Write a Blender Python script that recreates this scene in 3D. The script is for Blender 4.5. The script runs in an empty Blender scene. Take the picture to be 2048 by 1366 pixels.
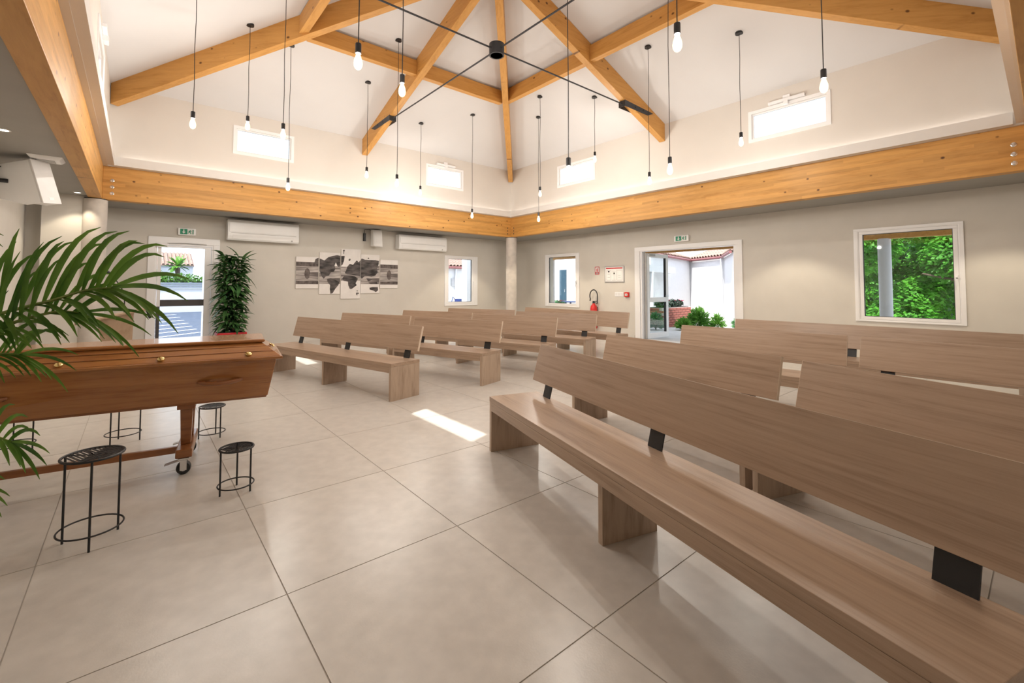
import bpy, math, random
from mathutils import Vector, Matrix
random.seed(7)
R = math.radians
sc = bpy.context.scene
C = bpy.context.collection

# ------------------------------------------------------------------ camera
cam_d = bpy.data.cameras.new('camera'); cam = bpy.data.objects.new('camera', cam_d); C.objects.link(cam)
cam_d.sensor_fit = 'HORIZONTAL'; cam_d.sensor_width = 36.0
cam_d.lens = 36.0 * 898.2 / 2048.0
cam_d.shift_x = 0.0; cam_d.shift_y = (537.18 - 683.0) / 2048.0
cam_d.clip_start = 0.05; cam_d.clip_end = 300
yaw, pit, rol = 0.874761, 0.040512, 0.0014017
fw = Vector((math.cos(pit)*math.cos(yaw), math.cos(pit)*math.sin(yaw), math.sin(pit)))
rt = Vector((math.sin(yaw), -math.cos(yaw), 0)); up = rt.cross(fw)
r2 = rt*math.cos(rol) + up*math.sin(rol); u2 = up*math.cos(rol) - rt*math.sin(rol)
M = Matrix((( r2.x, u2.x, -fw.x, -7.9457), (r2.y, u2.y, -fw.y, -9.5554), (r2.z, u2.z, -fw.z, 1.22), (0, 0, 0, 1)))
cam.matrix_world = M
sc.camera = cam

# ------------------------------------------------------------------ world, sun, exposure
w = bpy.data.worlds.new('sky'); sc.world = w; w.use_nodes = True
wn = w.node_tree.nodes; wl = w.node_tree.links
bg = wn['Background']
sky = wn.new('ShaderNodeTexSky'); sky.sky_type = 'NISHITA'; sky.sun_disc = False
sky.sun_elevation = R(54); sky.sun_rotation = R(250); sky.air_density = 1.0; sky.dust_density = 2.0
mx = wn.new('ShaderNodeMix'); mx.data_type = 'RGBA'; mx.inputs[0].default_value = 0.72
wl.new(sky.outputs[0], mx.inputs[6]); mx.inputs[7].default_value = (5.2, 5.7, 6.4, 1)
wl.new(mx.outputs[2], bg.inputs[0]); bg.inputs[1].default_value = 0.42

sun_d = bpy.data.lights.new('sun', 'SUN'); sun_d.energy = 7.0; sun_d.angle = R(0.5); sun_d.color = (1, 0.96, 0.9)
sun = bpy.data.objects.new('sun', sun_d); C.objects.link(sun)
sun.rotation_euler = Vector((-2.58, -0.89, 3.9)).to_track_quat('Z', 'Y').to_euler()
sun.location = (-30, -12, 45)

COVE = 0.9; PEND = 54.0; DOWN = 60.0
sc.view_settings.view_transform = 'Standard'; sc.view_settings.look = 'None'
sc.view_settings.exposure = 0.16; sc.view_settings.gamma = 1.0; sc.view_settings.use_curve_mapping = False
try:
    cy = sc.cycles
    cy.use_denoising = True; cy.denoiser = 'OPENIMAGEDENOISE'
    cy.max_bounces = 6; cy.diffuse_bounces = 4; cy.glossy_bounces = 3; cy.transmission_bounces = 4; cy.transparent_max_bounces = 16
    cy.caustics_reflective = False; cy.caustics_refractive = False
    cy.sample_clamp_indirect = 6.0
    cy.use_light_tree = True
    cy.use_adaptive_sampling = True; cy.adaptive_threshold = 0.05; cy.adaptive_min_samples = 12
except Exception:
    pass

# ------------------------------------------------------------------ materials
def base_mat(name):
    m = bpy.data.materials.new(name); m.use_nodes = True
    n = m.node_tree.nodes; b = n['Principled BSDF']
    return m, n, m.node_tree.links, b
def setp(b, rough=.5, metal=0, spec=None, coat=0):
    b.inputs['Roughness'].default_value = rough; b.inputs['Metallic'].default_value = metal
    if spec is not None: b.inputs['Specular IOR Level'].default_value = spec
    if coat: b.inputs['Coat Weight'].default_value = coat
def col4(c): return (c[0], c[1], c[2], 1)
def plain(name, c, rough=.5, metal=0, spec=None, var=.04, scale=8, bump=0, coat=0):
    m, n, l, b = base_mat(name); setp(b, rough, metal, spec, coat)
    tc = n.new('ShaderNodeTexCoord'); no = n.new('ShaderNodeTexNoise'); no.inputs['Scale'].default_value = scale; no.inputs['Detail'].default_value = 5
    l.new(tc.outputs['Object'], no.inputs['Vector'])
    cr = n.new('ShaderNodeValToRGB'); cr.color_ramp.elements[0].position = .3; cr.color_ramp.elements[1].position = .7
    cr.color_ramp.elements[0].color = col4([x*(1-var) for x in c]); cr.color_ramp.elements[1].color = col4([min(1, x*(1+var)) for x in c])
    l.new(no.outputs['Fac'], cr.inputs[0]); l.new(cr.outputs[0], b.inputs['Base Color'])
    if bump:
        bp = n.new('ShaderNodeBump'); bp.inputs['Strength'].default_value = bump; bp.inputs['Distance'].default_value = .004
        n2 = n.new('ShaderNodeTexNoise'); n2.inputs['Scale'].default_value = scale*12; l.new(tc.outputs['Object'], n2.inputs['Vector'])
        l.new(n2.outputs['Fac'], bp.inputs['Height']); l.new(bp.outputs[0], b.inputs['Normal'])
    return m
def wood(name, c_lo, c_hi, stretch=(1.2, 14, 14), rough=.4, knots=None, knot_c=(.12, .05, .015), lam=0, spec=.4, coat=0, mottle=.35):
    m, n, l, b = base_mat(name); setp(b, rough, 0, spec, coat)
    tc = n.new('ShaderNodeTexCoord'); oi = n.new('ShaderNodeObjectInfo')
    ad = n.new('ShaderNodeVectorMath'); ad.operation = 'MULTIPLY_ADD'
    cb = n.new('ShaderNodeCombineXYZ'); l.new(oi.outputs['Random'], cb.inputs[0]); l.new(oi.outputs['Random'], cb.inputs[1]); l.new(oi.outputs['Random'], cb.inputs[2])
    l.new(cb.outputs[0], ad.inputs[0]); ad.inputs[1].default_value = (17, 11, 13); l.new(tc.outputs['Object'], ad.inputs[2])
    mp = n.new('ShaderNodeMapping'); mp.inputs['Scale'].default_value = stretch; l.new(ad.outputs[0], mp.inputs['Vector'])
    n1 = n.new('ShaderNodeTexNoise'); n1.inputs['Scale'].default_value = 1.6; n1.inputs['Detail'].default_value = 8; n1.inputs['Roughness'].default_value = .62; n1.inputs['Distortion'].default_value = .6
    l.new(mp.outputs[0], n1.inputs['Vector'])
    n2 = n.new('ShaderNodeTexNoise'); n2.inputs['Scale'].default_value = 9; n2.inputs['Detail'].default_value = 3; l.new(mp.outputs[0], n2.inputs['Vector'])
    ma = n.new('ShaderNodeMath'); ma.operation = 'MULTIPLY_ADD'; ma.inputs[1].default_value = .3; l.new(n2.outputs['Fac'], ma.inputs[0]); l.new(n1.outputs['Fac'], ma.inputs[2])
    cr = n.new('ShaderNodeValToRGB'); e = cr.color_ramp.elements
    e[0].position = .42; e[0].color = col4(c_lo); e[1].position = .86; e[1].color = col4(c_hi)
    k = cr.color_ramp.elements.new(.62); k.color = col4([(a*.35+d*.65) for a, d in zip(c_lo, c_hi)])
    l.new(ma.outputs[0], cr.inputs[0]); out = cr.outputs[0]
    if knots:
        vm = n.new('ShaderNodeMapping'); vm.inputs['Scale'].default_value = knots; l.new(ad.outputs[0], vm.inputs['Vector'])
        vo = n.new('ShaderNodeTexVoronoi'); vo.inputs['Scale'].default_value = 1; l.new(vm.outputs[0], vo.inputs['Vector'])
        kr = n.new('ShaderNodeValToRGB'); kr.color_ramp.elements[0].position = .08; kr.color_ramp.elements[0].color = (1, 1, 1, 1)
        kr.color_ramp.elements[1].position = .17; kr.color_ramp.elements[1].color = (0, 0, 0, 1); l.new(vo.outputs['Distance'], kr.inputs[0])
        ss = n.new('ShaderNodeSeparateColor'); l.new(vo.outputs['Color'], ss.inputs[0]); gt = n.new('ShaderNodeMath'); gt.operation = 'GREATER_THAN'; gt.inputs[1].default_value = .6; l.new(ss.outputs[0], gt.inputs[0])
        mu = n.new('ShaderNodeMath'); mu.operation = 'MULTIPLY'; l.new(kr.outputs[0], mu.inputs[0]); l.new(gt.outputs[0], mu.inputs[1])
        mk_ = n.new('ShaderNodeMix'); mk_.data_type = 'RGBA'; l.new(mu.outputs[0], mk_.inputs[0]); l.new(out, mk_.inputs[6]); mk_.inputs[7].default_value = col4(knot_c); out = mk_.outputs[2]
    if lam:
        sx = n.new('ShaderNodeSeparateXYZ'); l.new(tc.outputs['Object'], sx.inputs[0])
        fr = n.new('ShaderNodeMath'); fr.operation = 'MULTIPLY'; fr.inputs[1].default_value = 1/lam; l.new(sx.outputs[2], fr.inputs[0])
        fl = n.new('ShaderNodeMath'); fl.operation = 'FLOOR'; l.new(fr.outputs[0], fl.inputs[0])
        xs = n.new('ShaderNodeMath'); xs.operation = 'MULTIPLY_ADD'; xs.inputs[1].default_value = .55; l.new(sx.outputs[0], xs.inputs[0]); 
        ft = n.new('ShaderNodeMath'); ft.operation = 'MULTIPLY'; ft.inputs[1].default_value = .37; l.new(fl.outputs[0], ft.inputs[0]); l.new(ft.outputs[0], xs.inputs[2])
        fx = n.new('ShaderNodeMath'); fx.operation = 'FLOOR'; l.new(xs.outputs[0], fx.inputs[0])
        cx = n.new('ShaderNodeCombineXYZ'); l.new(fl.outputs[0], cx.inputs[0]); l.new(fx.outputs[0], cx.inputs[1])
        wh = n.new('ShaderNodeTexWhiteNoise'); l.new(cx.outputs[0], wh.inputs['Vector'])
        mr = n.new('ShaderNodeMapRange'); mr.inputs[3].default_value = .86; mr.inputs[4].default_value = 1.1; l.new(wh.outputs[0], mr.inputs[0])
        mm = n.new('ShaderNodeVectorMath'); mm.operation = 'SCALE'; l.new(out, mm.inputs[0]); l.new(mr.outputs[0], mm.inputs['Scale']); out = mm.outputs[0]
    l.new(out, b.inputs['Base Color'])
    return m
def emis(name, c, s):
    m = bpy.data.materials.new(name); m.use_nodes = True; n = m.node_tree.nodes
    n.remove(n['Principled BSDF']); e = n.new('ShaderNodeEmission'); e.inputs[0].default_value = col4(c); e.inputs[1].default_value = s
    m.node_tree.links.new(e.outputs[0], n['Material Output'].inputs[0]); return m
def glassy(name, tint=(.97, .99, .99), refl=.08):
    m = bpy.data.materials.new(name); m.use_nodes = True; n = m.node_tree.nodes; l = m.node_tree.links
    n.remove(n['Principled BSDF']); t = n.new('ShaderNodeBsdfTransparent'); t.inputs[0].default_value = col4(tint)
    g = n.new('ShaderNodeBsdfGlossy'); g.inputs['Roughness'].default_value = .02; lw = n.new('ShaderNodeLayerWeight'); pw = n.new('ShaderNodeMath'); pw.operation = 'POWER'; pw.inputs[1].default_value = 4.5; l.new(lw.outputs['Facing'], pw.inputs[0])
    ma = n.new('ShaderNodeMath'); ma.operation = 'MULTIPLY_ADD'; ma.inputs[1].default_value = .7; ma.inputs[2].default_value = .035; l.new(pw.outputs[0], ma.inputs[0])
    mi = n.new('ShaderNodeMixShader'); l.new(ma.outputs[0], mi.inputs[0]); l.new(t.outputs[0], mi.inputs[1]); l.new(g.outputs[0], mi.inputs[2])
    l.new(mi.outputs[0], n['Material Output'].inputs[0]); return m
def leafm(name, c1, c2, rough=.45, trans=.25, scale=9):
    m, n, l, b = base_mat(name); setp(b, rough, 0, .4)
    oi = n.new('ShaderNodeObjectInfo'); tc = n.new('ShaderNodeTexCoord'); no = n.new('ShaderNodeTexNoise'); no.inputs['Scale'].default_value = scale; l.new(tc.outputs['Object'], no.inputs['Vector'])
    ad = n.new('ShaderNodeMath'); ad.operation = 'MULTIPLY_ADD'; ad.inputs[1].default_value = .5; l.new(oi.outputs['Random'], ad.inputs[0]); l.new(no.outputs['Fac'], ad.inputs[2])
    cr = n.new('ShaderNodeValToRGB'); cr.color_ramp.elements[0].position = .35; cr.color_ramp.elements[0].color = col4(c1); cr.color_ramp.elements[1].position = .95; cr.color_ramp.elements[1].color = col4(c2)
    l.new(ad.outputs[0], cr.inputs[0]); l.new(cr.outputs[0], b.inputs['Base Color'])
    tr = n.new('ShaderNodeBsdfTranslucent'); l.new(cr.outputs[0], tr.inputs[0]); mi = n.new('ShaderNodeMixShader'); mi.inputs[0].default_value = trans
    l.new(b.outputs[0], mi.inputs[1]); l.new(tr.outputs[0], mi.inputs[2]); l.new(mi.outputs[0], n['Material Output'].inputs[0]); return m

m_wall = plain('greige_paint', (.645, .61, .555), .75, var=.025, scale=3, bump=.08)
m_upper = plain('warm_white_paint', (.68, .635, .585), .8, var=.02, scale=2, bump=.05)
m_ceil = plain('white_ceiling_paint', (.66, .64, .635), .85, var=.015, scale=2)
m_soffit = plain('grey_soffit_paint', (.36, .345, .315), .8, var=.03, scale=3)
m_lip = plain('white_cove_board', (.70, .67, .64), .7, var=.01)
m_tile = plain('stone_floor_tile', (.575, .54, .50), .28, spec=.5, var=.075, scale=11, bump=.06)
m_grout = plain('floor_grout', (.47, .43, .39), .8)
m_glulam = wood('honey_glulam', (.45, .215, .052), (.63, .335, .098), (1.0, 10, 10), .45, knots=(6.5, .4, 8.5), knot_c=(.10, .035, .008), lam=.045, spec=.3)
m_rafter = wood('amber_rafter_timber', (.46, .215, .05), (.62, .32, .092), (1.0, 11, 11), .45, knots=(5.5, .4, 7.5), knot_c=(.13, .05, .012), spec=.3)
m_oak = wood('oak_laminate', (.285, .19, .128), (.445, .32, .23), (.9, 15, 26), .32, spec=.45)
m_oakleg = wood('oak_laminate_upright', (.31, .22, .155), (.51, .385, .29), (16, 9, 1.1), .38, spec=.4)
m_edge = plain('pale_oak_band_and_sunlit_edge', (.66, .53, .41), .4, var=.05, scale=20)  # pale banding at backrest ends; along the top it paints in sunlight
m_coffin = wood('varnished_pine', (.28, .10, .028), (.45, .195, .062), (.9, 9, 13), .25, knots=(1.5, .5, 5), knot_c=(.10, .03, .008), spec=.5, coat=.5)
m_cofdark = wood('dark_varnished_wood', (.19, .065, .02), (.33, .125, .04), (1, 12, 12), .3, coat=.4)
m_lect = wood('lectern_oak', (.34, .235, .155), (.50, .37, .26), (3, 10, 2), .4)
m_black = plain('black_steel', (.016, .016, .018), .45, var=.05)
m_dsteel = plain('anthracite_steel', (.045, .045, .05), .5, .3)
m_conc = plain('pale_concrete', (.56, .51, .46), .7, var=.10, scale=7, bump=.12)
m_pvc = plain('white_pvc', (.88, .875, .88), .35, var=.01)
m_white = plain('white_plastic', (.90, .895, .89), .3, var=.01)
m_greyp = plain('light_grey_plastic', (.45, .44, .42), .5)
m_canvas = plain('canvas_white', (.80, .765, .74), .8)
m_alu = plain('brushed_aluminium', (.55, .55, .57), .35, .9)
m_dark = plain('dark_gasket', (.03, .032, .036), .5)
m_transom = plain('dark_grey_rail', (.07, .065, .065), .45)
m_glass = glassy('window_glass')
m_green = plain('sign_green', (.01, .27, .14), .5)
m_red = plain('signal_red', (.62, .02, .018), .35)
m_redprint = plain('red_print', (.55, .03, .04), .6)
m_greyprint = plain('grey_print', (.35, .35, .37), .7)
m_paper = plain('paper_white', (.78, .77, .76), .6)
m_brass = plain('polished_brass', (.78, .60, .27), .22, 1.0)
m_rubber = plain('black_rubber', (.02, .02, .02), .6)
m_chrome = plain('chrome', (.7, .7, .7), .15, 1.0)
m_bulb_fil = emis('filament_glow', (1, .62, .25), 60)
m_ledspot = emis('downlight_glow', (1, .9, .75), 14)
m_palm = leafm('palm_leaf', (.035, .11, .014), (.13, .26, .035), .38, .2)
m_palmstem = plain('palm_stem', (.20, .26, .05), .5, var=.2)
m_bush = leafm('ficus_leaf', (.024, .085, .025), (.085, .20, .06), .4, .12)
m_stem = plain('brown_stem', (.10, .065, .04), .7)
m_soil = plain('potting_soil', (.04, .028, .02), .9, var=.3)
m_pot = plain('red_planter_plastic', (.50, .012, .02), .4)
m_potgrey = plain('grey_pot', (.2, .2, .2), .5)
m_asph = plain('asphalt', (.055, .075, .12), .85, var=.12, scale=4)
m_pave = plain('pale_paving', (.52, .50, .47), .8, var=.08, scale=3)
m_line = plain('road_paint', (.75, .75, .75), .8)
m_render = plain('white_render', (.66, .66, .67), .85, var=.02)
m_rtile = plain('clay_roof_tile', (.31, .20, .16), .8, var=.25, scale=2.5)
m_gutter = plain('red_gutter', (.24, .085, .085), .5)
m_brick = plain('red_brick', (.36, .12, .09), .85, var=.25, scale=6)
m_mortar = plain('mortar', (.5, .45, .42), .9)
m_fence = plain('grey_fence_board', (.22, .25, .30), .7)
m_blue = plain('blue_door_paint', (.018, .055, .085), .4)
m_bluepot = plain('blue_pot', (.03, .06, .2), .4)
m_tree = leafm('tree_leaf', (.006, .06, .02), (.11, .38, .03), .5, .35, 1.2)
m_hedge = leafm('hedge_leaf', (.05, .17, .02), (.16, .36, .05), .5, .25, 4)
m_shrub = leafm('shrub_leaf', (.06, .18, .09), (.14, .33, .13), .5, .2, 6)
m_flower = plain('crimson_flower', (.35, .02, .06), .6)
m_bark = plain('bark', (.09, .065, .045), .9, var=.3, scale=10, bump=.3)

def bulbglass():
    m = bpy.data.materials.new('glowing_bulb_glass'); m.use_nodes = True; n = m.node_tree.nodes; l = m.node_tree.links
    n.remove(n['Principled BSDF']); t = n.new('ShaderNodeBsdfTransparent'); t.inputs[0].default_value = (1, .97, .92, 1)
    e = n.new('ShaderNodeEmission'); e.inputs[0].default_value = (1, .80, .50, 1); e.inputs[1].default_value = 3.4
    mi = n.new('ShaderNodeMixShader'); mi.inputs[0].default_value = .5
    l.new(t.outputs[0], mi.inputs[1]); l.new(e.outputs[0], mi.inputs[2]); l.new(mi.outputs[0], n['Material Output'].inputs[0]); return m
m_bulb = bulbglass()
def printm(name, lo, hi, sx, sz):
    m, n, l, b = base_mat(name); setp(b, .75)
    tc = n.new('ShaderNodeTexCoord'); mp = n.new('ShaderNodeMapping'); mp.inputs['Scale'].default_value = (sx, 1, sz); l.new(tc.outputs['Object'], mp.inputs[0])
    no = n.new('ShaderNodeTexNoise'); no.inputs['Scale'].default_value = 1; no.inputs['Detail'].default_value = 6; l.new(mp.outputs[0], no.inputs[0])
    cr = n.new('ShaderNodeValToRGB'); cr.color_ramp.elements[0].position = .38; cr.color_ramp.elements[1].position = .66
    cr.color_ramp.elements[0].color = col4(lo); cr.color_ramp.elements[1].color = col4(hi); l.new(no.outputs['Fac'], cr.inputs[0]); l.new(cr.outputs[0], b.inputs['Base Color']); return m
m_pr_water = printm('print_water_grey', (.13, .11, .105), (.60, .55, .52), 1.5, 22)
m_pr_dark = printm('print_treeline_dark', (.07, .055, .05), (.2, .165, .155), 12, 9)
m_pr_land = printm('print_land_dark', (.025, .022, .021), (.15, .13, .125), 4, 14)

# ------------------------------------------------------------------ mesh helpers
class MB:
    def __init__(s): s.v = []; s.f = []
    def add(s, vs, fs):
        o = len(s.v); s.v += [tuple(x) for x in vs]; s.f += [tuple(o+i for i in f) for f in fs]; return s
    def box(s, x0, x1, y0, y1, z0, z1):
        x0, x1 = sorted((x0, x1)); y0, y1 = sorted((y0, y1)); z0, z1 = sorted((z0, z1))
        return s.add([(x0,y0,z0),(x1,y0,z0),(x1,y1,z0),(x0,y1,z0),(x0,y0,z1),(x1,y0,z1),(x1,y1,z1),(x0,y1,z1)],
                     [(0,3,2,1),(4,5,6,7),(0,1,5,4),(1,2,6,5),(2,3,7,6),(3,0,4,7)])
    def hexa(s, p):     # 8 corners: bottom 4 ccw, top 4 ccw
        return s.add(p, [(0,3,2,1),(4,5,6,7),(0,1,5,4),(1,2,6,5),(2,3,7,6),(3,0,4,7)])
    def prism(s, poly, fn0, fn1):   # polygon list mapped by two functions to two faces
        n = len(poly); a = [fn0(*p) for p in poly]; b = [fn1(*p) for p in poly]
        return s.add(a+b, [tuple(range(n))[::-1], tuple(range(n, 2*n))] + [(i, (i+1) % n, n+(i+1) % n, n+i) for i in range(n)])
    def tube(s, pts, r, n=8, cap=True):
        pts = [Vector(p) for p in pts]; rs = r if isinstance(r, (list, tuple)) else [r]*len(pts); o = len(s.v)
        prev = None
        for i, p in enumerate(pts):
            t = (pts[min(i+1, len(pts)-1)] - pts[max(i-1, 0)]).normalized()
            if prev is None:
                a = Vector((0, 0, 1)) if abs(t.z) < .9 else Vector((1, 0, 0)); x = t.cross(a).normalized()
            else: x = (prev - t*prev.dot(t)).normalized()
            y = t.cross(x); prev = x
            for k in range(n):
                an = 2*math.pi*k/n; q = p + (x*math.cos(an) + y*math.sin(an))*rs[i]; s.v.append(tuple(q))
        for i in range(len(pts)-1):
            for k in range(n):
                s.f.append((o+i*n+k, o+i*n+(k+1) % n, o+(i+1)*n+(k+1) % n, o+(i+1)*n+k))
        if cap:
            s.f.append(tuple(o+k for k in range(n))[::-1]); s.f.append(tuple(o+(len(pts)-1)*n+k for k in range(n)))
        return s
    def ring(s, c, rad, r, n=32, m=8):
        o = len(s.v); c = Vector(c)
        for i in range(n):
            a = 2*math.pi*i/n; d = Vector((math.cos(a), math.sin(a), 0))
            for k in range(m):
                b = 2*math.pi*k/m; s.v.append(tuple(c + d*(rad + r*math.cos(b)) + Vector((0, 0, r*math.sin(b)))))
        for i in range(n):
            for k in range(m):
                s.f.append((o+i*m+k, o+((i+1) % n)*m+k, o+((i+1) % n)*m+(k+1) % m, o+i*m+(k+1) % m))
        return s
    def lathe(s, prof, c=(0, 0, 0), n=20):    # profile (r,z)
        o = len(s.v)
        for r, z in prof:
            for k in range(n):
                a = 2*math.pi*k/n; s.v.append((c[0]+r*math.cos(a), c[1]+r*math.sin(a), c[2]+z))
        for i in range(len(prof)-1):
            for k in range(n):
                s.f.append((o+i*n+k, o+i*n+(k+1) % n, o+(i+1)*n+(k+1) % n, o+(i+1)*n+k))
        s.f.append(tuple(o+k for k in range(n))[::-1]); s.f.append(tuple(o+(len(prof)-1)*n+k for k in range(n)))
        return s
    def ball(s, c, r, n=12, m=8, sz=1):
        prof = [(max(1e-4, r*math.sin(math.pi*i/m)), -r*sz*math.cos(math.pi*i/m)) for i in range(m+1)]
        return s.lathe(prof, c, n)
    def xf(s, mat):
        s.v = [tuple(mat @ Vector(p)) for p in s.v]; return s
    def mesh(s, name):
        me = bpy.data.meshes.new(name); me.from_pydata(s.v, [], s.f); me.update(); return me
    def build(s, name, mat, parent=None, smooth=False, bevel=0, loc=None, rotz=None):
        me = s.mesh(name); me.materials.append(mat)
        if smooth:
            me.polygons.foreach_set('use_smooth', [True]*len(me.polygons))
            try: me.set_sharp_from_angle(angle=R(40))
            except Exception: pass
        o = bpy.data.objects.new(name, me); C.objects.link(o)
        if parent: o.parent = parent
        if loc: o.location = loc
        if rotz is not None: o.rotation_euler = (0, 0, rotz)
        if bevel:
            b = o.modifiers.new('bevel', 'BEVEL'); b.width = bevel; b.segments = 2; b.limit_method = 'ANGLE'
        return o
def tag(o, label=None, cat=None, group=None, kind=None):
    if label: o['label'] = label
    if cat: o['category'] = cat
    if group: o['group'] = group
    if kind: o['kind'] = kind
    return o
def thing(name, label, cat, loc=(0, 0, 0), rotz=0, group=None, kind=None):
    o = bpy.data.objects.new(name, None); C.objects.link(o); o.empty_display_size = .1
    o.location = loc; o.rotation_euler = (0, 0, rotz); return tag(o, label, cat, group, kind)
def inst(src, name, parent, loc=(0, 0, 0), rot=(0, 0, 0), scale=(1, 1, 1)):
    o = bpy.data.objects.new(name, src); C.objects.link(o); o.parent = parent
    o.location = loc; o.rotation_euler = rot; o.scale = scale; return o
def copy_tree(o, parent=None):
    c = o.copy(); C.objects.link(c); c.parent = parent
    for ch in list(o.children): copy_tree(ch, c)
    return c

# ------------------------------------------------------------------ dimensions
SX, SY = 8.4, 9.47          # inner square of the ring beams: x -SX..0, y -SY..0
ZB, ZT = 2.597, 3.128        # ring beam bottom / top
W = 1.17                     # outer walls stand this far behind the beam faces
ZC = 2.625                   # soffit ceiling
XL, YN = -9.25, -10.6        # left wall, wall behind the camera
CW = 0.054                   # clerestory wall face inside beam face
ZW = 4.426                   # clerestory wall / roof slope line
KA, KB = .333, .3735         # roof slopes (along y, along x)
ZAP = ZW + KA*(SY/2 - CW)

# ------------------------------------------------------------------ floor of separate stone tiles
fl = MB().box(XL, W, YN, W, -.08, -.003).build('floor', m_grout); tag(fl, 'large pale beige stone floor tiles with thin joints', kind='structure')
xs = [-9.849+.797*i+.001 for i in range(0, 15)]; xs = [XL] + [x for x in [-8.251-.797+.797*i for i in range(20)] if XL+.05 < x < W-.05] + [W]
ys = [YN] + [y for y in [-7.578-.893*3+.893*i for i in range(20)] if YN+.05 < y < W-.05] + [W]
g = .0010; cache = {}
for i in range(len(xs)-1):
    for j in range(len(ys)-1):
        a, b, c_, d = xs[i]+g, xs[i+1]-g, ys[j]+g, ys[j+1]-g
        key = (round(b-a, 3), round(d-c_, 3))
        if key not in cache:
            hx, hy = (b-a)/2, (d-c_)/2; e = .0015
            mb = MB().hexa([(-hx,-hy,-.012),(hx,-hy,-.012),(hx,hy,-.012),(-hx,hy,-.012),(-hx+e,-hy+e,0),(hx-e,-hy+e,0),(hx-e,hy-e,0),(-hx+e,hy-e,0)])
            me = mb.mesh('tile'); me.materials.append(m_tile); cache[key] = me
        inst(cache[key], 'tile', fl, ((a+b)/2, (c_+d)/2, 0))

# ------------------------------------------------------------------ walls with openings
def wall_holes(P, u0, u1, z0, z1, d0, d1, holes):
    mb = MB(); us = sorted({u0, u1, *[h[0] for h in holes], *[h[1] for h in holes]}); zs = sorted({z0, z1, *[h[2] for h in holes], *[h[3] for h in holes]})
    us = [u for u in us if u0 <= u <= u1]
    for i in range(len(us)-1):
        run = None
        for j in range(len(zs)-1):
            uc, zc = (us[i]+us[i+1])/2, (zs[j]+zs[j+1])/2
            solid = not any(h[0] < uc < h[1] and h[2] < zc < h[3] for h in holes)
            if solid:
                a = P(us[i], d0, zs[j]); b = P(us[i+1], d1, zs[j+1]); mb.box(a[0], b[0], a[1], b[1], a[2], b[2])
    return mb
PA = lambda u, d, z: (u, W+d, z)          # far wall, d outward
PB = lambda u, d, z: (W+d, u, z)          # right wall
def pbox(mb, P, u0, u1, d0, d1, z0, z1):
    a = P(u0, d0, z0); b = P(u1, d1, z1); return mb.box(a[0], b[0], a[1], b[1], a[2], b[2])
DA = (-7.69, -6.78, 0, 2.03); WA2 = (-1.34, -.40, .77, 2.02); 
DB = (-5.573, -3.365, 0, 2.06); WB1 = (-1.40, -.25, .74, 2.08); WB2 = (-8.72, -7.55, .735, 2.11)
TH = .22
tag(wall_holes(PA, -8.56, W+TH, -.05, 2.9, 0, TH, [DA, WA2]).build('wall_far', m_wall), kind='structure')
tag(wall_holes(PB, YN-TH, W, -.05, 2.9, 0, TH, [DB, WB1, WB2]).build('wall_right', m_wall), kind='structure')
lw_ = MB().box(XL-TH, XL, YN-TH, .27, -.05, 2.9).box(XL, XL+.05, YN, -.62, -.05, ZC)
tag(lw_.build('wall_left', m_wall), kind='structure')
tag(MB().box(-9.06, -8.56, .03, .25, -.05, 2.9).box(-8.56, -8.50, .03, W+TH, -.05, 2.9).box(XL-TH, -9.06, .27, .45, -.05, 2.9).build('wall_far_left', m_wall), kind='structure')
tag(MB().box(XL-TH, W+TH, YN-TH, YN, -.05, 2.9).build('wall_behind', m_wall), kind='structure')
# soffit ceiling ring
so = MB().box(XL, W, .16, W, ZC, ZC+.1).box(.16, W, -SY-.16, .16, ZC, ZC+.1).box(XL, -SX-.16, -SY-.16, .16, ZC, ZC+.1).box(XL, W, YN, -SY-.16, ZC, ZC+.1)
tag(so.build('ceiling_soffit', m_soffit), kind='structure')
# baseboards
tag(MB().box(-6.67, W, W-.012, W, 0, .07).build('baseboard_far', m_wall), kind='structure')
tag(MB().box(W-.012, W, -3.2, W-.02, 0, .07).box(W-.012, W, YN, -5.71, 0, .07).build('baseboard_right', m_wall), kind='structure')

# ------------------------------------------------------------------ clerestory walls
WIN_A = [(-6.61, -5.68), (-2.643, -1.683)]; WIN_B = [(-2.99, -1.907), (-7.49, -6.413)]; ZW0, ZW1 = 3.70, 4.128
CT = .075
PCA = lambda u, d, z: (u, -CW+d, z); PCB = lambda u, d, z: (-CW+d, u, z)
PCN = lambda u, d, z: (u, -SY+CW-d, z); PCL = lambda u, d, z: (-SX+CW-d, u, z)
e0 = CT
tag(wall_holes(PCA, -SX+CW-e0, -CW+e0, ZT, ZW+.06, 0, CT, [(a, b, ZW0, ZW1) for a, b in WIN_A]).build('wall_far_upper', m_upper), kind='structure')
tag(wall_holes(PCN, -SX+CW-e0, -CW+e0, ZT, ZW+.06, 0, CT, [(a, b, ZW0, ZW1) for a, b in WIN_A]).build('wall_behind_upper', m_upper), kind='structure')
tag(wall_holes(PCB, -SY+CW, -CW, ZT, ZW+.06, 0, CT, [(a, b, ZW0, ZW1) for a, b in WIN_B]).build('wall_right_upper', m_upper), kind='structure')
tag(wall_holes(PCL, -SY+CW, -CW, ZT, ZW+.06, 0, CT, [(a, b, ZW0, ZW1) for a, b in WIN_B]).build('wall_left_upper', m_upper), kind='structure')
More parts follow.
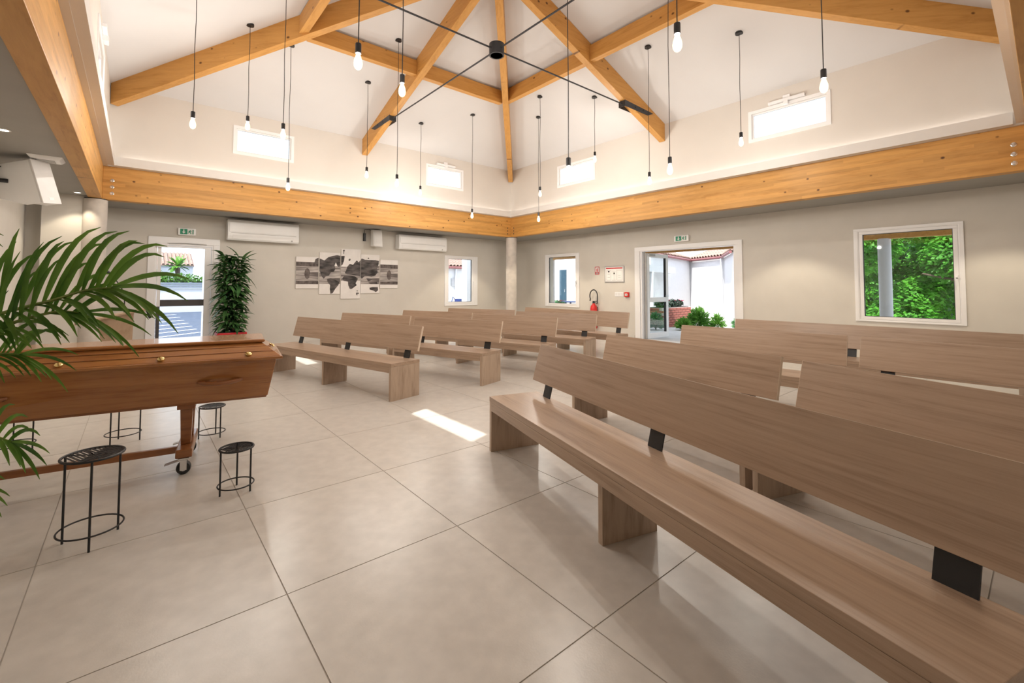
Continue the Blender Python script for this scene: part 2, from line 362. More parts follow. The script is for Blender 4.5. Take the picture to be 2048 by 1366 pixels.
# hipped roof ceiling (with thickness)
mb = MB(); x0, x1, y0, y1 = -SX+CW, -CW, -SY+CW, -CW; ex = .16
ap = (-SX/2, -SY/2, ZAP); cs = [(x0-ex, y0-ex), (x1+ex, y0-ex), (x1+ex, y1+ex), (x0-ex, y1+ex)]
lo = [(x, y, ZW-ex*.35) for x, y in cs]; hi = [(x, y, ZW-ex*.35+.22) for x, y in cs]
lo = [(x0-ex, y0-ex*KB/KA, ZW-ex*KB), (x1+ex, y0-ex*KB/KA, ZW-ex*KB), (x1+ex, y1+ex*KB/KA, ZW-ex*KB), (x0-ex, y1+ex*KB/KA, ZW-ex*KB)]
hi = [(x, y, z+.22) for x, y, z in lo]
mb.add(lo+[ap]+hi+[(ap[0], ap[1], ap[2]+.22)], [(1,0,4),(2,1,4),(3,2,4),(0,3,4),(5,6,9),(6,7,9),(7,8,9),(8,5,9),(0,1,6,5),(1,2,7,6),(2,3,8,7),(3,0,5,8)])
tag(mb.build('ceiling', m_ceil), kind='structure')
# cove boards (upstand lip + shelf), four sides
o_ = .135
def cove(n, P, u0, u1, o_=.135):
    q = MB(); pbox(q, P, u0, u1, -(o_-CW), 0, ZT+.002, ZT+.022); pbox(q, P, u0, u1, -(o_-CW), -(o_-CW)+.018, ZT+.022, ZT+.145)
    tag(q.build('trim_%d' % n, m_lip), kind='structure')
cove(1, PCA, -SX+o_, -o_); cove(2, PCB, -SY+o_, -o_); cove(3, PCL, -SY+o_, -o_); cove(4, PCN, -SX+o_, -o_, .11)
for nm, loc, sx, rz in (('cove_light_far', (-SX/2, -.085, ZT+.05), SX-.4, 0), ('cove_light_right', (-.085, -SY/2, ZT+.05), SY-.4, R(90)),
                        ('cove_light_left', (-SX+.085, -SY/2, ZT+.05), SY-.4, R(90)), ('cove_light_behind', (-SX/2, -SY+.085, ZT+.05), SX-.4, 0)):
    ld = bpy.data.lights.new(nm, 'AREA'); ld.shape = 'RECTANGLE'; ld.size = sx; ld.size_y = .03; ld.energy = COVE*sx; ld.color = (1, .95, .89)
    lo_ = bpy.data.objects.new(nm, ld); C.objects.link(lo_); lo_.location = loc; lo_.rotation_euler = (R(180), 0, rz)

# ------------------------------------------------------------------ timber
def timber(name, p0, p1, wd, ht0, ht1, mat, label, cat, group=None, plumb=True):
    """beam whose BOTTOM centre line runs p0->p1; plumb ends; ht0/ht1 vertical depth at the ends"""
    p0, p1 = Vector(p0), Vector(p1); d = p1-p0; L = math.hypot(d.x, d.y); h = wd/2
    q = MB().hexa([(0,-h,0),(L,-h,d.z),(L,h,d.z),(0,h,0),(0,-h,ht0),(L,-h,d.z+ht1),(L,h,d.z+ht1),(0,h,ht0)])
    o = q.build(name, mat, loc=p0, rotz=math.atan2(d.y, d.x), bevel=.004); return tag(o, label, cat, group)
T = .16; hb = ZT-ZB
bA = timber('ring_beam', (-SX, T/2, ZB), (0, T/2, ZB), T, hb, hb, m_glulam, 'long knotty honey timber beam above the far wall with the map picture', 'beam', 'timber ring beams')
bB = timber('ring_beam', (T/2, T, ZB), (T/2, -SY-T, ZB), T, hb, hb, m_glulam, 'long knotty honey timber beam above the right wall and open doorway', 'beam', 'timber ring beams')
bL = timber('ring_beam', (-SX-T/2, -SY-T, ZB), (-SX-T/2, T, ZB), T, hb, hb, m_glulam, 'timber beam running overhead at the upper left, seen from below', 'beam', 'timber ring beams')
bN = timber('ring_beam', (0, -SY-T/2, ZB), (-SX, -SY-T/2, ZB), T, hb, hb, m_glulam, 'timber beam at the upper right edge, above the camera', 'beam', 'timber ring beams')
# bolts
def bolt(parent, wp, axis, r=.02):
    q = MB()
    prof = [(r*1.35, 0), (r*1.35, .004), (r, .005), (r*.9, .010), (.0001, .011)]
    q.lathe(prof, n=14)
    rot = Matrix.Rotation(R(90), 4, 'X') if axis == 'y' else Matrix.Rotation(R(-90), 4, 'Y')
    q.xf(Matrix.Translation(parent.matrix_basis.inverted() @ Vector(wp)) @ (parent.matrix_basis.to_3x3().to_4x4().inverted() @ rot))
    q.build('bolt', m_chrome if r > .015 else m_dsteel, parent, smooth=True)
bpy.context.view_layer.update()
for z in (2.907, 2.803, 2.70): bolt(bA, (-8.288, 0, z), 'y')
for z in (2.914, 2.80, 2.692): bolt(bB, (0, -9.33, z), 'x')
for z in (2.68, 2.76, 2.84):
    bolt(bA, (-.12, 0, z), 'y', .012); bolt(bB, (0, -.12, z), 'x', .012)

rd = .345
def ceil_z(x, y):
    return min(ZW+KA*(-y-CW), ZW+KA*(y+SY-CW), ZW+KB*(-x-CW), ZW+KB*(x+SX-CW))
G = 'roof rafters'
cxm, cym = -SX/2, -SY/2
def rafter(x, y, label, wd=.12):
    xe, ye = x + (cxm-x)*.985, y + (cym-y)*.985
    return timber('rafter', (x, y, ceil_z(x, y)-rd), (xe, ye, ceil_z(xe, ye)-rd), wd, rd+.0, rd, m_rafter, label, 'rafter', G)
rafter(cxm, -CW-.002, 'sloping rafter rising from the middle of the far upper wall')
rafter(-CW-.002, cym, 'sloping rafter rising from the middle of the right upper wall')
rafter(-SX+CW+.002, cym, 'sloping rafter rising from the middle of the left upper wall')
rafter(cxm, -SY+CW+.002, 'sloping rafter above the camera rising from the wall behind')
c2 = CW+.05
rafter(-c2, -c2, 'hip rafter rising from the far corner at picture centre')
rafter(-SX+c2, -c2, 'hip rafter climbing from the left upper corner')
rafter(-c2, -SY+c2, 'hip rafter climbing from the right upper corner')
rafter(-SX+c2, -SY+c2, 'hip rafter behind the camera')
# purlins between hips and mid rafters
px_, py_ = 2.247, 2.477; pd = .26
def purlin(p0, p1, ins, label):
    p0, p1 = Vector(p0), Vector(p1); d = (p1-p0).normalized(); p0 += d*ins[0]; p1 -= d*ins[1]
    cz = ceil_z(*((p0+p1)/2)[:2])
    z = cz - pd - .03
    return timber('purlin', (p0.x, p0.y, z), (p1.x, p1.y, z), .11, pd, pd, m_rafter, label, 'purlin', 'roof purlins')
i1 = (.09, .062); i2 = (.062, .09)
purlin((-SX+px_, -py_, 0), (cxm, -py_, 0), i1, 'horizontal purlin on far roof slope left of the middle rafter')
purlin((cxm, -py_, 0), (-px_, -py_, 0), i2, 'horizontal purlin on far roof slope right of the middle rafter')
purlin((-px_, -py_, 0), (-px_, cym, 0), i1, 'horizontal purlin on right roof slope next to the far corner hip')
purlin((-px_, cym, 0), (-px_, -SY+py_, 0), i2, 'horizontal purlin on right roof slope nearer the camera')
purlin((-SX+px_, -py_, 0), (-SX+px_, cym, 0), i1, 'short stretch of purlin at the top left on the left roof slope')
# tie rods, hub, brackets
ZH = 4.50
hub = thing('tie_rod_hub', 'black steel ring where four thin tie rods meet under the roof', 'ring', (cxm, cym, ZH))
MB().lathe([(.085, -.08), (.105, -.08), (.105, .08), (.085, .08), (.085, -.08)], n=28).build('ring', m_dsteel, hub, smooth=True)
MB().lathe([(.086, -.01), (.086, .01)], n=28).build('web_plate', m_dsteel, hub)
def tie(x, y, lab):
    d = Vector((x-cxm, y-cym, 0)).normalized()
    t = thing('tie_rod', lab, 'tie rod', (cxm, cym, ZH), math.atan2(d.y, d.x), 'steel tie rods')
    L = math.hypot(x-cxm, y-cym)
    MB().tube([(.10, 0, 0), (L+.02, 0, 0)], .012, 10).build('rod', m_dsteel, t, smooth=True)
    k = L
    for s in (-1, 1):
        MB().hexa([(k,s*.062,-.055),(k+.70,s*.062,-.055),(k+.70,s*.070,-.055),(k,s*.070,-.055),(k,s*.062,.055),(k+.88,s*.062,.02),(k+.88,s*.070,.02),(k,s*.070,.055)]).build('side_plate', m_dsteel, t)
        for bx in (.3, .55): MB().tube([(k+bx, s*.070, 0), (k+bx, s*.078, 0)], .014, 8).build('bolt', m_black, t)
    MB().box(k-.01, k, -.07, .07, -.055, .055).build('end_plate', m_dsteel, t)
tie(cxm, -1.437, 'tie rod and bracket running to the far wall rafter')
tie(-1.347, cym, 'tie rod and bracket running to the right wall rafter')
tie(cxm, -SY+1.437, 'tie rod leaving the ring towards the top right edge')
tie(-SX+1.347, cym, 'tie rod leaving the ring towards the top left edge')

# ------------------------------------------------------------------ columns
def column(x, y, lab):
    t = thing('column', lab, 'column', (x, y, 0), 0, 'round columns')
    MB().lathe([(.15, .0), (.15, ZB-.012)], n=32).build('shaft', m_conc, t, smooth=True)
    MB().box(-.12, .12, -.12, .12, ZB-.012, ZB-.001).build('bearing_plate', m_dsteel, t)
column(.08, .08, 'round pale concrete column in the far corner behind the benches')
column(-SX-.08, .08, 'round bare concrete column on the left beside the lectern')
column(.08, -SY-.14, 'round concrete column beyond the right edge')

# ------------------------------------------------------------------ windows and doors
def clere(n, P, u0, u1, inward=1, actuator=False):
    t = thing('window_%d' % n, None, None, kind='structure')
    q = MB(); f = .05
    pbox(q, P, u0-.05, u1+.05, -.015, 0, ZW1, ZW1+.05); pbox(q, P, u0-.05, u1+.05, -.015, 0, ZW0-.05, ZW0)
    pbox(q, P, u0-.05, u0, -.015, 0, ZW0, ZW1); pbox(q, P, u1, u1+.05, -.015, 0, ZW0, ZW1)
    q.build('casing', m_pvc, t)
    q = MB()
    pbox(q, P, u0, u1, .02, .06, ZW1-.025, ZW1); pbox(q, P, u0, u1, .02, .06, ZW0, ZW0+.025); pbox(q, P, u0, u0+.025, .02, .06, ZW0+.025, ZW1-.025); pbox(q, P, u1-.025, u1, .02, .06, ZW0+.025, ZW1-.025)
    q.build('sash', m_pvc, t)
    q = MB(); pbox(q, P, u0+.025, u1-.025, .04, .046, ZW0+.025, ZW1-.025); q.build('pane', m_glass, t)
    if actuator:
        m_ = (u0+u1)/2; q = MB(); pbox(q, P, m_-.26, m_+.26, -.06, -.016, ZW1+.06, ZW1+.10); pbox(q, P, m_-.03, m_+.03, -.07, -.016, ZW1+.0, ZW1+.06); pbox(q, P, m_-.05, m_+.05, -.03, -.001, ZW1+.11, ZW1+.16)
        q.build('opener', m_pvc, t)
clere(1, PCA, *WIN_A[0]); clere(2, PCA, *WIN_A[1], actuator=True)
clere(3, PCB, *WIN_B[0]); clere(4, PCB, *WIN_B[1], actuator=True)
clere(5, PCL, *WIN_B[0], actuator=True); clere(6, PCL, *WIN_B[1])
clere(7, PCN, *WIN_A[0]); clere(8, PCN, *WIN_A[1])

def casement(n, P, o, g, handle):
    """o: outer casing (u0,u1,z0,z1); g: glass"""
    t = thing('window_%d' % n, None, None, kind='structure')
    def fr(a, b, d0, d1):
        q = MB(); pbox(q, P, a[0], a[1], d0, d1, b[3], a[3]); pbox(q, P, a[0], a[1], d0, d1, a[2], b[2]); pbox(q, P, a[0], b[0], d0, d1, b[2], b[3]); pbox(q, P, b[1], a[1], d0, d1, b[2], b[3]); return q
    mid = (g[0]-.065, g[1]+.065, g[2]-.06, g[3]+.06)
    fr(o, mid, -.022, 0).build('casing', m_pvc, t, bevel=.003)
    fr(mid, (mid[0]+.012, mid[1]-.012, mid[2]+.012, mid[3]-.012), -.016, .06).build('frame', m_pvc, t)
    i2 = (mid[0]+.014, mid[1]-.014, mid[2]+.014, mid[3]-.014)
    fr(i2, g, -.012, .05).build('sash', m_pvc, t, bevel=.003)
    gg = (g[0]+.008, g[1]-.008, g[2]+.008, g[3]-.008)
    fr(g, gg, .005, .03).build('gasket', m_dark, t)
    q = MB(); pbox(q, P, gg[0], gg[1], .014, .02, gg[2], gg[3]); q.build('pane', m_glass, t)
    hu, s = handle
    q = MB(); pbox(q, P, hu-.014, hu+.014, -.024, -.012, 1.30, 1.40); pbox(q, P, hu-.009, hu+.009, -.055, -.024, 1.345, 1.365); pbox(q, P, hu-.009, hu+.009, -.055, -.043, 1.24, 1.36)
    q.build('handle', m_pvc, t, bevel=.002)
    return t
casement(9, PA, (-1.42, -.31, .69, 2.087), (-1.29, -.51, .795, 2.0), (-.475, 1))
casement(10, PB, (-1.474, -.17, .67, 2.14), (-1.335, -.315, .76, 2.06), (-1.37, 1))
casement(11, PB, (-8.785, -7.492, .67, 2.175), (-8.67, -7.61, .75, 2.08), (-8.70, 1))

def frame4(P, a, b, d0, d1, bottom=True):
    q = MB(); pbox(q, P, a[0], a[1], d0, d1, b[3], a[3]); pbox(q, P, a[0], b[0], d0, d1, a[2], b[3]); pbox(q, P, b[1], a[1], d0, d1, a[2], b[3])
    if bottom: pbox(q, P, b[0], b[1], d0, d1, a[2], b[2])
    return q
d1 = thing('door_1', None, None, kind='structure')
frame4(PA, (-7.80, -6.675, 0, 2.156), (-7.69, -6.78, 0, 2.03), -.025, 0, False).build('casing', m_pvc, d1, bevel=.003)
frame4(PA, (-7.69, -6.78, .0, 2.03), (-7.66, -6.81, 0, 2.0), -.01, .08, False).build('frame', m_pvc, d1)
lf = frame4(PA, (-7.655, -6.815, .015, 1.995), (-7.60, -6.92, .10, 1.962), 0, .05); lfo = lf.build('leaf', m_pvc, d1)
q = MB(); pbox(q, PA, -7.60, -6.92, -.002, .05, .84, .965); q.build('mid_rail', m_transom, lfo)
q = MB(); pbox(q, PA, -7.655, -7.60, -.006, 0, .015, .84); q.build('edge_strip', m_transom, lfo)
q = MB(); pbox(q, PA, -7.60, -6.92, .02, .026, .10, .84); q.build('pane', m_glass, lfo)
q = MB(); pbox(q, PA, -7.60, -6.92, .02, .026, .965, 1.962); q.build('pane', m_glass, lfo)
q = MB(); pbox(q, PA, -7.68, -7.50, -.06, -.002, 1.955, 2.03); q.build('door_closer', m_pvc, d1, bevel=.004)
q = MB(); q.tube([(-7.52, W-.05, 2.035), (-7.25, W-.05, 2.05), (-6.90, W-.03, 2.04)], .008); q.build('closer_arm', m_greyp, d1)

d2 = thing('door_2', None, None, kind='structure')
frame4(PB, (-5.705, -3.227, 0, 2.155), (-5.573, -3.365, 0, 2.06), -.025, 0, False).build('casing', m_pvc, d2, bevel=.003)
frame4(PB, (-5.573, -3.365, 0, 2.06), (-5.53, -3.41, 0, 2.048), .0, .14, False).build('frame', m_pvc, d2)
PL = lambda u, d, z: (u, -3.43-d, z)
lf = frame4(PL, (1.28, 2.18, .01, 2.02), (1.37, 2.08, .13, 1.93), 0, .055); lfo = lf.build('leaf', m_pvc, d2)
q = MB(); pbox(q, PL, 1.37, 2.08, 0, .055, .86, .97); q.build('mid_rail', m_pvc, lfo)
for z0, z1 in ((.13, .86), (.97, 1.93)):
    q = MB(); pbox(q, PL, 1.37, 2.08, .024, .03, z0, z1); q.build('pane', m_glass, lfo)
    q = MB(); pbox(q, PL, 2.055, 2.08, .002, .053, z0, z1); q.build('gasket', m_dark, lfo)
q = MB(); q.tube([(2.13, -3.485, 1.0), (2.13, -3.52, 1.0), (2.0, -3.52, 1.0)], .010); q.build('handle', m_alu, lfo)
q = MB(); pbox(q, PL, 1.30, 1.55, .056, .10, 1.955, 2.0); q.build('door_closer', m_greyp, d2)
q = MB(); pbox(q, PL, 1.255, 1.275, 0, .05, .01, 2.02); q.build('hinge_strip', m_greyp, d2)

# ------------------------------------------------------------------ benches
def make_bench(L):
    t = thing('bench', 'x', 'bench')
    h = L/2
    MB().box(-h, h, -.20, .20, .362, .40).build('seat', m_oak, t, bevel=.002)
    MB().box(-h+.036, h-.036, -.1995, -.175, .30, .3615).build('apron', m_oak, t)
    MB().box(-h+.036, h-.036, .170, .194, .30, .3615).build('apron', m_oak, t)
    legs = [-h+.0175, 0, h-.0175] if L > 2 else [-h+.0175, h-.0175]
    for x in legs: MB().box(x-.0175, x+.0175, -.198 if abs(x) > .1 else -.165, .198 if abs(x) > .1 else .165, 0, .3615).build('leg', m_oakleg, t, bevel=.0015)
    ta = (.235-.165)/(.768-.495); nx, nz = 1/math.hypot(1, ta), -ta/math.hypot(1, ta); th = .026
    y0, z0, y1, z1 = .165, .495, .235, .768
    MB().hexa([(-h,y0,z0),(h,y0,z0),(h,y0+nx*th,z0+nz*th),(-h,y0+nx*th,z0+nz*th),(-h,y1,z1),(h,y1,z1),(h,y1+nx*th,z1+nz*th),(-h,y1+nx*th,z1+nz*th)]).build('backrest', m_oak, t, bevel=.0012)
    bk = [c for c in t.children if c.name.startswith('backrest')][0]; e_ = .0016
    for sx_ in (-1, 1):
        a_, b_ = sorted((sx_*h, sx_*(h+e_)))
        MB().hexa([(a_,y0,z0),(b_,y0,z0),(b_,y0+nx*th,z0+nz*th),(a_,y0+nx*th,z0+nz*th),(a_,y1,z1),(b_,y1,z1),(b_,y1+nx*th,z1+nz*th),(a_,y1+nx*th,z1+nz*th)]).build('band_and_sunlit_edge', m_edge, bk)
    MB().hexa([(-h,y1,z1),(h,y1,z1),(h,y1+nx*th,z1+nz*th),(-h,y1+nx*th,z1+nz*th),(-h,y1,z1+e_),(h,y1,z1+e_),(h,y1+nx*th,z1+nz*th+e_),(-h,y1+nx*th,z1+nz*th+e_)]).build('band_and_sunlit_edge', m_edge, bk)  # top strip: sunlit brightness of the edge put into its pale colour
    br = [-h+.21, 0, h-.19] if L > 2 else [-h+.20, h-.20]
    for x in br:
        q = MB(); b = .049; k = th+.001; yb = lambda z: y0+nx*k+ta*(z-z0)
        q.hexa([(x-b,yb(.395),.395),(x+b,yb(.395),.395),(x+b,yb(.395)+.008,.395),(x-b,yb(.395)+.008,.395),(x-b,yb(.70),.70),(x+b,yb(.70),.70),(x+b,yb(.70)+.008,.70),(x-b,yb(.70)+.008,.70)])
        q.build('bracket', m_black, t)
    return t
LONG, SHORT = 2.71, 1.60
protoL = make_bench(LONG); protoS = make_bench(SHORT); used = {LONG: False, SHORT: False}
def place_bench(L, lend, rend, label, mode='mid'):
    """lend / rend: plan positions of the backrest top ends"""
    proto = protoL if L == LONG else protoS
    o = proto if not used[L] else copy_tree(proto); used[L] = True
    l, r = Vector(lend), Vector(rend); d = (r-l).normalized(); n = Vector((-d.y, d.x))
    if mode == 'mid': cc = (l+r)/2
    elif mode == 'left': cc = l + d*L/2
    else: cc = r - d*L/2
    cc = cc - n*.235
    o.location = (cc.x, cc.y, 0); o.rotation_euler = (0, 0, math.atan2(d.y, d.x)); o['label'] = label; o['group'] = 'oak benches'
    return o
def ang(l, deg, L): return (l[0]+math.cos(R(deg))*L, l[1]+math.sin(R(deg))*L)
place_bench(LONG, (-6.08, -2.30), (-5.425, -4.96), 'long oak bench in front on the left, right behind the coffin')
place_bench(LONG, (-5.475, -6.955), ang((-5.475, -6.955), -105.6, LONG), 'big long oak bench in the right foreground', 'left')
place_bench(SHORT, (-4.713, -3.375), (-4.244, -4.926), 'short oak bench in second row left block, beside the aisle', 'right')
place_bench(SHORT, (-5.204, -1.63), (-4.66, -3.228), 'short oak bench in second row left block, below the map picture')
place_bench(SHORT, (-3.60, -3.317), (-3.165, -4.88), 'short oak bench in third row left block, beside the aisle', 'right')
place_bench(SHORT, (-4.00, -1.55), (-3.42, -3.08), 'short oak bench in third row left block, below the second air conditioner')
place_bench(SHORT, (-2.55, -3.19), (-2.12, -4.76), 'short oak bench in fourth row left block, its end leg lit white', 'right')
place_bench(SHORT, (-2.88, -1.40), (-2.31, -2.90), 'short oak bench in fourth row left block, in front of the corner column')
place_bench(LONG, (-1.30, -2.05), (-1.26, -4.80), 'long oak bench at the back under the fire extinguisher')
place_bench(SHORT, (-4.484, -6.813), (-4.71, -8.438), 'short oak bench second from front in right block, left half of its row')
place_bench(SHORT, (-4.785, -8.565), ang((-4.785, -8.565), -109, SHORT), 'short oak bench at right edge, directly behind the foreground bench', 'left')
place_bench(SHORT, (-2.95, -6.733), ang((-2.95, -6.733), -86.5, SHORT), 'short oak bench in right block in front of the open doorway', 'left')
place_bench(SHORT, (-2.852, -8.435), ang((-2.852, -8.435), -95, SHORT), 'short oak bench in third row right block, at the right edge', 'left')
place_bench(LONG, (-1.38, -6.67), (-1.365, -9.38), 'long oak bench at the back below the window with the tree', 'left')

# ------------------------------------------------------------------ coffin on its trolley
ca = math.atan2(.148, -.989)
cof = thing('coffin', 'orange brown varnished wooden coffin with brass knobs on the lid', 'coffin', (-7.10, -5.75, 0), ca)
# local: X along the length (0 = wide end on the right), near side = +Y
LC = 1.95
def sec(x, hw, z): return [(x, -hw, z), (x, hw, z)]
def tap(w0, w1, x): return w0 + (w1-w0)*x/LC
def slabs(mb, xa, xb, wa0, wa1, z0, za, zbv, wb0, wb1, x2a, x2b):
    mb.hexa([(xa,-wa0,z0),(xb,-wa1,z0),(xb,wa1,z0),(xa,wa0,z0),(x2a,-wb0,za),(x2b,-wb1,zbv),(x2b,wb1,zbv),(x2a,wb0,za)])
zb_, zl = .445, .715
body = MB(); body.hexa([(.075,-.215,zb_),(LC-.03,-.15,zb_),(LC-.03,.15,zb_),(.075,.215,zb_),(.03,-.315,zl),(LC,-.185,zl),(LC,.185,zl),(.03,.315,zl)])
bo = body.build('body', m_coffin, cof, bevel=.004)
MB().hexa([(.085,-.20,zb_-.014),(LC-.04,-.14,zb_-.014),(LC-.04,.14,zb_-.014),(.085,.20,zb_-.014),(.08,-.21,zb_),(LC-.035,-.147,zb_),(LC-.035,.147,zb_),(.08,.21,zb_)]).build('base_board', m_cofdark, cof)
# plank seams on the near side
for f in (.36, .70):
    zz = zb_+(zl-zb_)*f; y_a = .215+(.315-.215)*f; y_b = .15+(.185-.15)*f; xa_ = .075-.045*f
    MB().hexa([(xa_,y_a-.003,zz),(LC-.02,y_b-.003,zz),(LC-.02,y_b+.0015,zz),(xa_,y_a+.0015,zz),(xa_,y_a-.003,zz+.004),(LC-.02,y_b-.003,zz+.004),(LC-.02,y_b+.0015,zz+.004),(xa_,y_a+.0015,zz+.004)]).build('seam', m_cofdark, bo)
lid = MB(); lid.hexa([(-.005,-.36,zl),(LC+.03,-.21,zl),(LC+.03,.21,zl),(-.005,.36,zl),(-.005,-.36,zl+.022),(LC+.03,-.21,zl+.022),(LC+.03,.21,zl+.022),(-.005,.36,zl+.022)])
lo1 = lid.build('lid_rim', m_coffin, cof, bevel=.006)
lid = MB(); lid.hexa([(.005,-.345,zl+.022),(LC+.02,-.20,zl+.022),(LC+.02,.20,zl+.022),(.005,.345,zl+.022),(.12,-.215,.825),(LC-.08,-.11,.825),(LC-.08,.11,.825),(.12,.215,.825)])
lido = lid.build('lid', m_coffin, cof, bevel=.004)
MB().hexa([(.10,-.235,.825),(LC-.06,-.125,.825),(LC-.06,.125,.825),(.10,.235,.825),(.10,-.235,.848),(LC-.06,-.125,.848),(LC-.06,.125,.848),(.10,.235,.848)]).build('lid_top', m_coffin, cof, bevel=.011)
for f in (.35, .7):
    zz = zl+.022+(.825-zl-.022)*f; y_a = .345+(.215-.345)*f; y_b = .20+(.11-.20)*f
    MB().hexa([(.05,y_a-.004,zz),(LC-.03,y_b-.004,zz),(LC-.03,y_b+.001,zz),(.05,y_a+.001,zz),(.05,y_a-.004,zz+.003),(LC-.03,y_b-.004,zz+.003),(LC-.03,y_b+.001,zz+.003),(.05,y_a+.001,zz+.003)]).build('seam', m_cofdark, lido)
knob_prof = [(.016, 0), (.020, .003), (.020, .010), (.013, .016), (.0001, .018)]
def knob(x, s, f=.2):
    zz = zl+.022+(.825-zl-.022)*f; ya = (.345+(.215-.345)*f); yb = (.20+(.11-.20)*f); y = (ya+(yb-ya)*x/LC)*s
    q = MB().lathe(knob_prof, n=14); tilt = math.atan2(.825-zl-.022, .12)
    q.xf(Matrix.Translation((x, y, zz)) @ Matrix.Rotation(-s*tilt, 4, 'X')); q.build('knob', m_brass, lido, smooth=True)
for x in (.20, .68, 1.16, 1.62):
    knob(x, 1); knob(x, -1)
q = MB().lathe(knob_prof, n=14); q.xf(Matrix.Translation((.05, .05, .775)) @ Matrix.Rotation(-.6, 4, 'Y')); q.build('knob', m_brass, lido, smooth=True)
def handle(x, s):
    pts = []
    for i in range(9):
        t_ = i/8; yy = (.215+.1*.52)+(-.08)*x/LC + .05*math.sin(math.pi*t_) + .002; pts.append((x-.125+.25*t_, s*yy, .585-.010*math.cos(math.pi*(t_-.5))*0 - .01*math.sin(math.pi*t_)))
    MB().tube(pts, [.009]+[.015]*7+[.009], 10).build('handle', m_cofdark, bo, smooth=True)
for x in (.36, 1.5): handle(x, 1); handle(x, -1)

tr = thing('coffin_trolley', 'brown wooden trolley on castors below the coffin', 'trolley', (-7.10, -5.75, 0), ca)
for ex in (.55, 1.62):
    for s in (-1, 1):
        MB().hexa([(ex-.028,s*.10-.028,.16),(ex+.028,s*.10-.028,.16),(ex+.028,s*.10+.028,.16),(ex-.028,s*.10+.028,.16),(ex-.035,s*.10-.035,.40),(ex+.035,s*.10-.035,.40),(ex+.035,s*.10+.035,.40),(ex-.035,s*.10+.035,.40)]).build('post', m_cofdark, tr, bevel=.004)
    MB().box(ex-.05, ex+.05, -.17, .17, .40, .430).build('top_bar', m_cofdark, tr, bevel=.004)
    MB().box(ex-.045, ex+.045, -.25, .25, .105, .16).build('foot_bar', m_cofdark, tr, bevel=.006)
    for s in (-1, 1):
        cst = MB().box(ex-.03, ex+.03, s*.225-.03, s*.225+.03, .095, .105); cst.box(ex-.018, ex+.018, s*.225-.034, s*.225-.028, .03, .095).box(ex-.018, ex+.018, s*.225+.028, s*.225+.034, .03, .095)
        c_o = cst.build('castor_fork', m_chrome, tr)
        q = MB().lathe([(.018, -.024), (.036, -.024), (.040, -.016), (.040, .016), (.036, .024), (.018, .024)], n=20); q.xf(Matrix.Translation((ex, s*.225, .040)) @ Matrix.Rotation(R(90), 4, 'X')); q.build('wheel', m_rubber, c_o, smooth=True)
        q = MB().lathe([(.017, -.027), (.017, .027)], n=14); q.xf(Matrix.Translation((ex, s*.225, .040)) @ Matrix.Rotation(R(90), 4, 'X')); q.build('wheel_hub', m_white, c_o, smooth=True)
        MB().hexa([(ex+.02,s*.225-.02,.088),(ex+.10,s*.225-.02,.070),(ex+.10,s*.225+.02,.070),(ex+.02,s*.225+.02,.088),(ex+.02,s*.225-.02,.093),(ex+.10,s*.225-.02,.075),(ex+.10,s*.225+.02,.075),(ex+.02,s*.225+.02,.093)]).build('brake_pedal', m_alu, c_o)
MB().box(.596, 1.574, .10, .13, .108, .150).build('rail', m_cofdark, tr, bevel=.003)

# ------------------------------------------------------------------ wire plant stands
def stand(r, H, lab, loc, rz):
    t = thing('plant_stand', lab, 'stand', (loc[0], loc[1], 0), rz, 'black wire plant stands')
    top = MB().ring((0, 0, H), r, .006, 36, 8).build('top_rim', m_black, t, smooth=True)
    q = MB()
    # leaf pattern: midrib with slanted cut-out bars in four sectors
    def bar(p, q_, w_=.0045):
        p, q_ = Vector(p), Vector(q_); d = (q_-p); n_ = Vector((-d.y, d.x, 0)).normalized()*w_
        q.hexa([p-n_+Vector((0,0,-.0015)), q_-n_+Vector((0,0,-.0015)), q_+n_+Vector((0,0,-.0015)), p+n_+Vector((0,0,-.0015)), p-n_+Vector((0,0,.0015)), q_-n_+Vector((0,0,.0015)), q_+n_+Vector((0,0,.0015)), p+n_+Vector((0,0,.0015))])
    rr = r-.002
    bar((-rr, 0, H), (rr, 0, H), .005); bar((0, -rr, H), (0, rr, H), .004)
    bar((-rr*.7, -rr*.7, H), (rr*.7, rr*.7, H), .003)
    for k in range(-5, 6):
        x = k*r/5.6
        for s in (-1, 1):
            dx, dy = .62, .78*s
            # intersect with circle
            b_ = x*dx; disc = b_*b_-(x*x-rr*rr)
            if disc <= 0: continue
            tt = -b_+math.sqrt(disc)
            bar((x, 0, H), (x+dx*tt, dy*tt, H), (.0032 if k % 2 else .0045)*r/.115)
    q.build('leaf_grille', m_black, t)
    for k in range(3):
        a = R(90+120*k); MB().tube([(r*math.cos(a), r*math.sin(a), 0), (r*math.cos(a), r*math.sin(a), H)], .005, 8).build('leg', m_black, t, smooth=True)
    MB().ring((0, 0, H*.17), r+.006, .004, 36, 8).build('foot_ring', m_black, t, smooth=True)
stand(.115, .41, 'tall black wire stand in the left foreground in front of the coffin', (-8.083, -6.577), R(61))
stand(.088, .255, 'low black wire stand on the tiles right of the trolley wheel', (-7.458, -6.40), R(-12))
stand(.088, .245, 'low black wire stand partly hidden behind the trolley post', (-7.445, -5.15), R(-25))
stand(.105, .41, 'black wire stand behind the middle of the coffin, legs showing below', (-7.995, -4.851), R(16))
stand(.105, .41, 'black wire stand behind the coffin at the far left edge', (-8.60, -4.68), R(10))

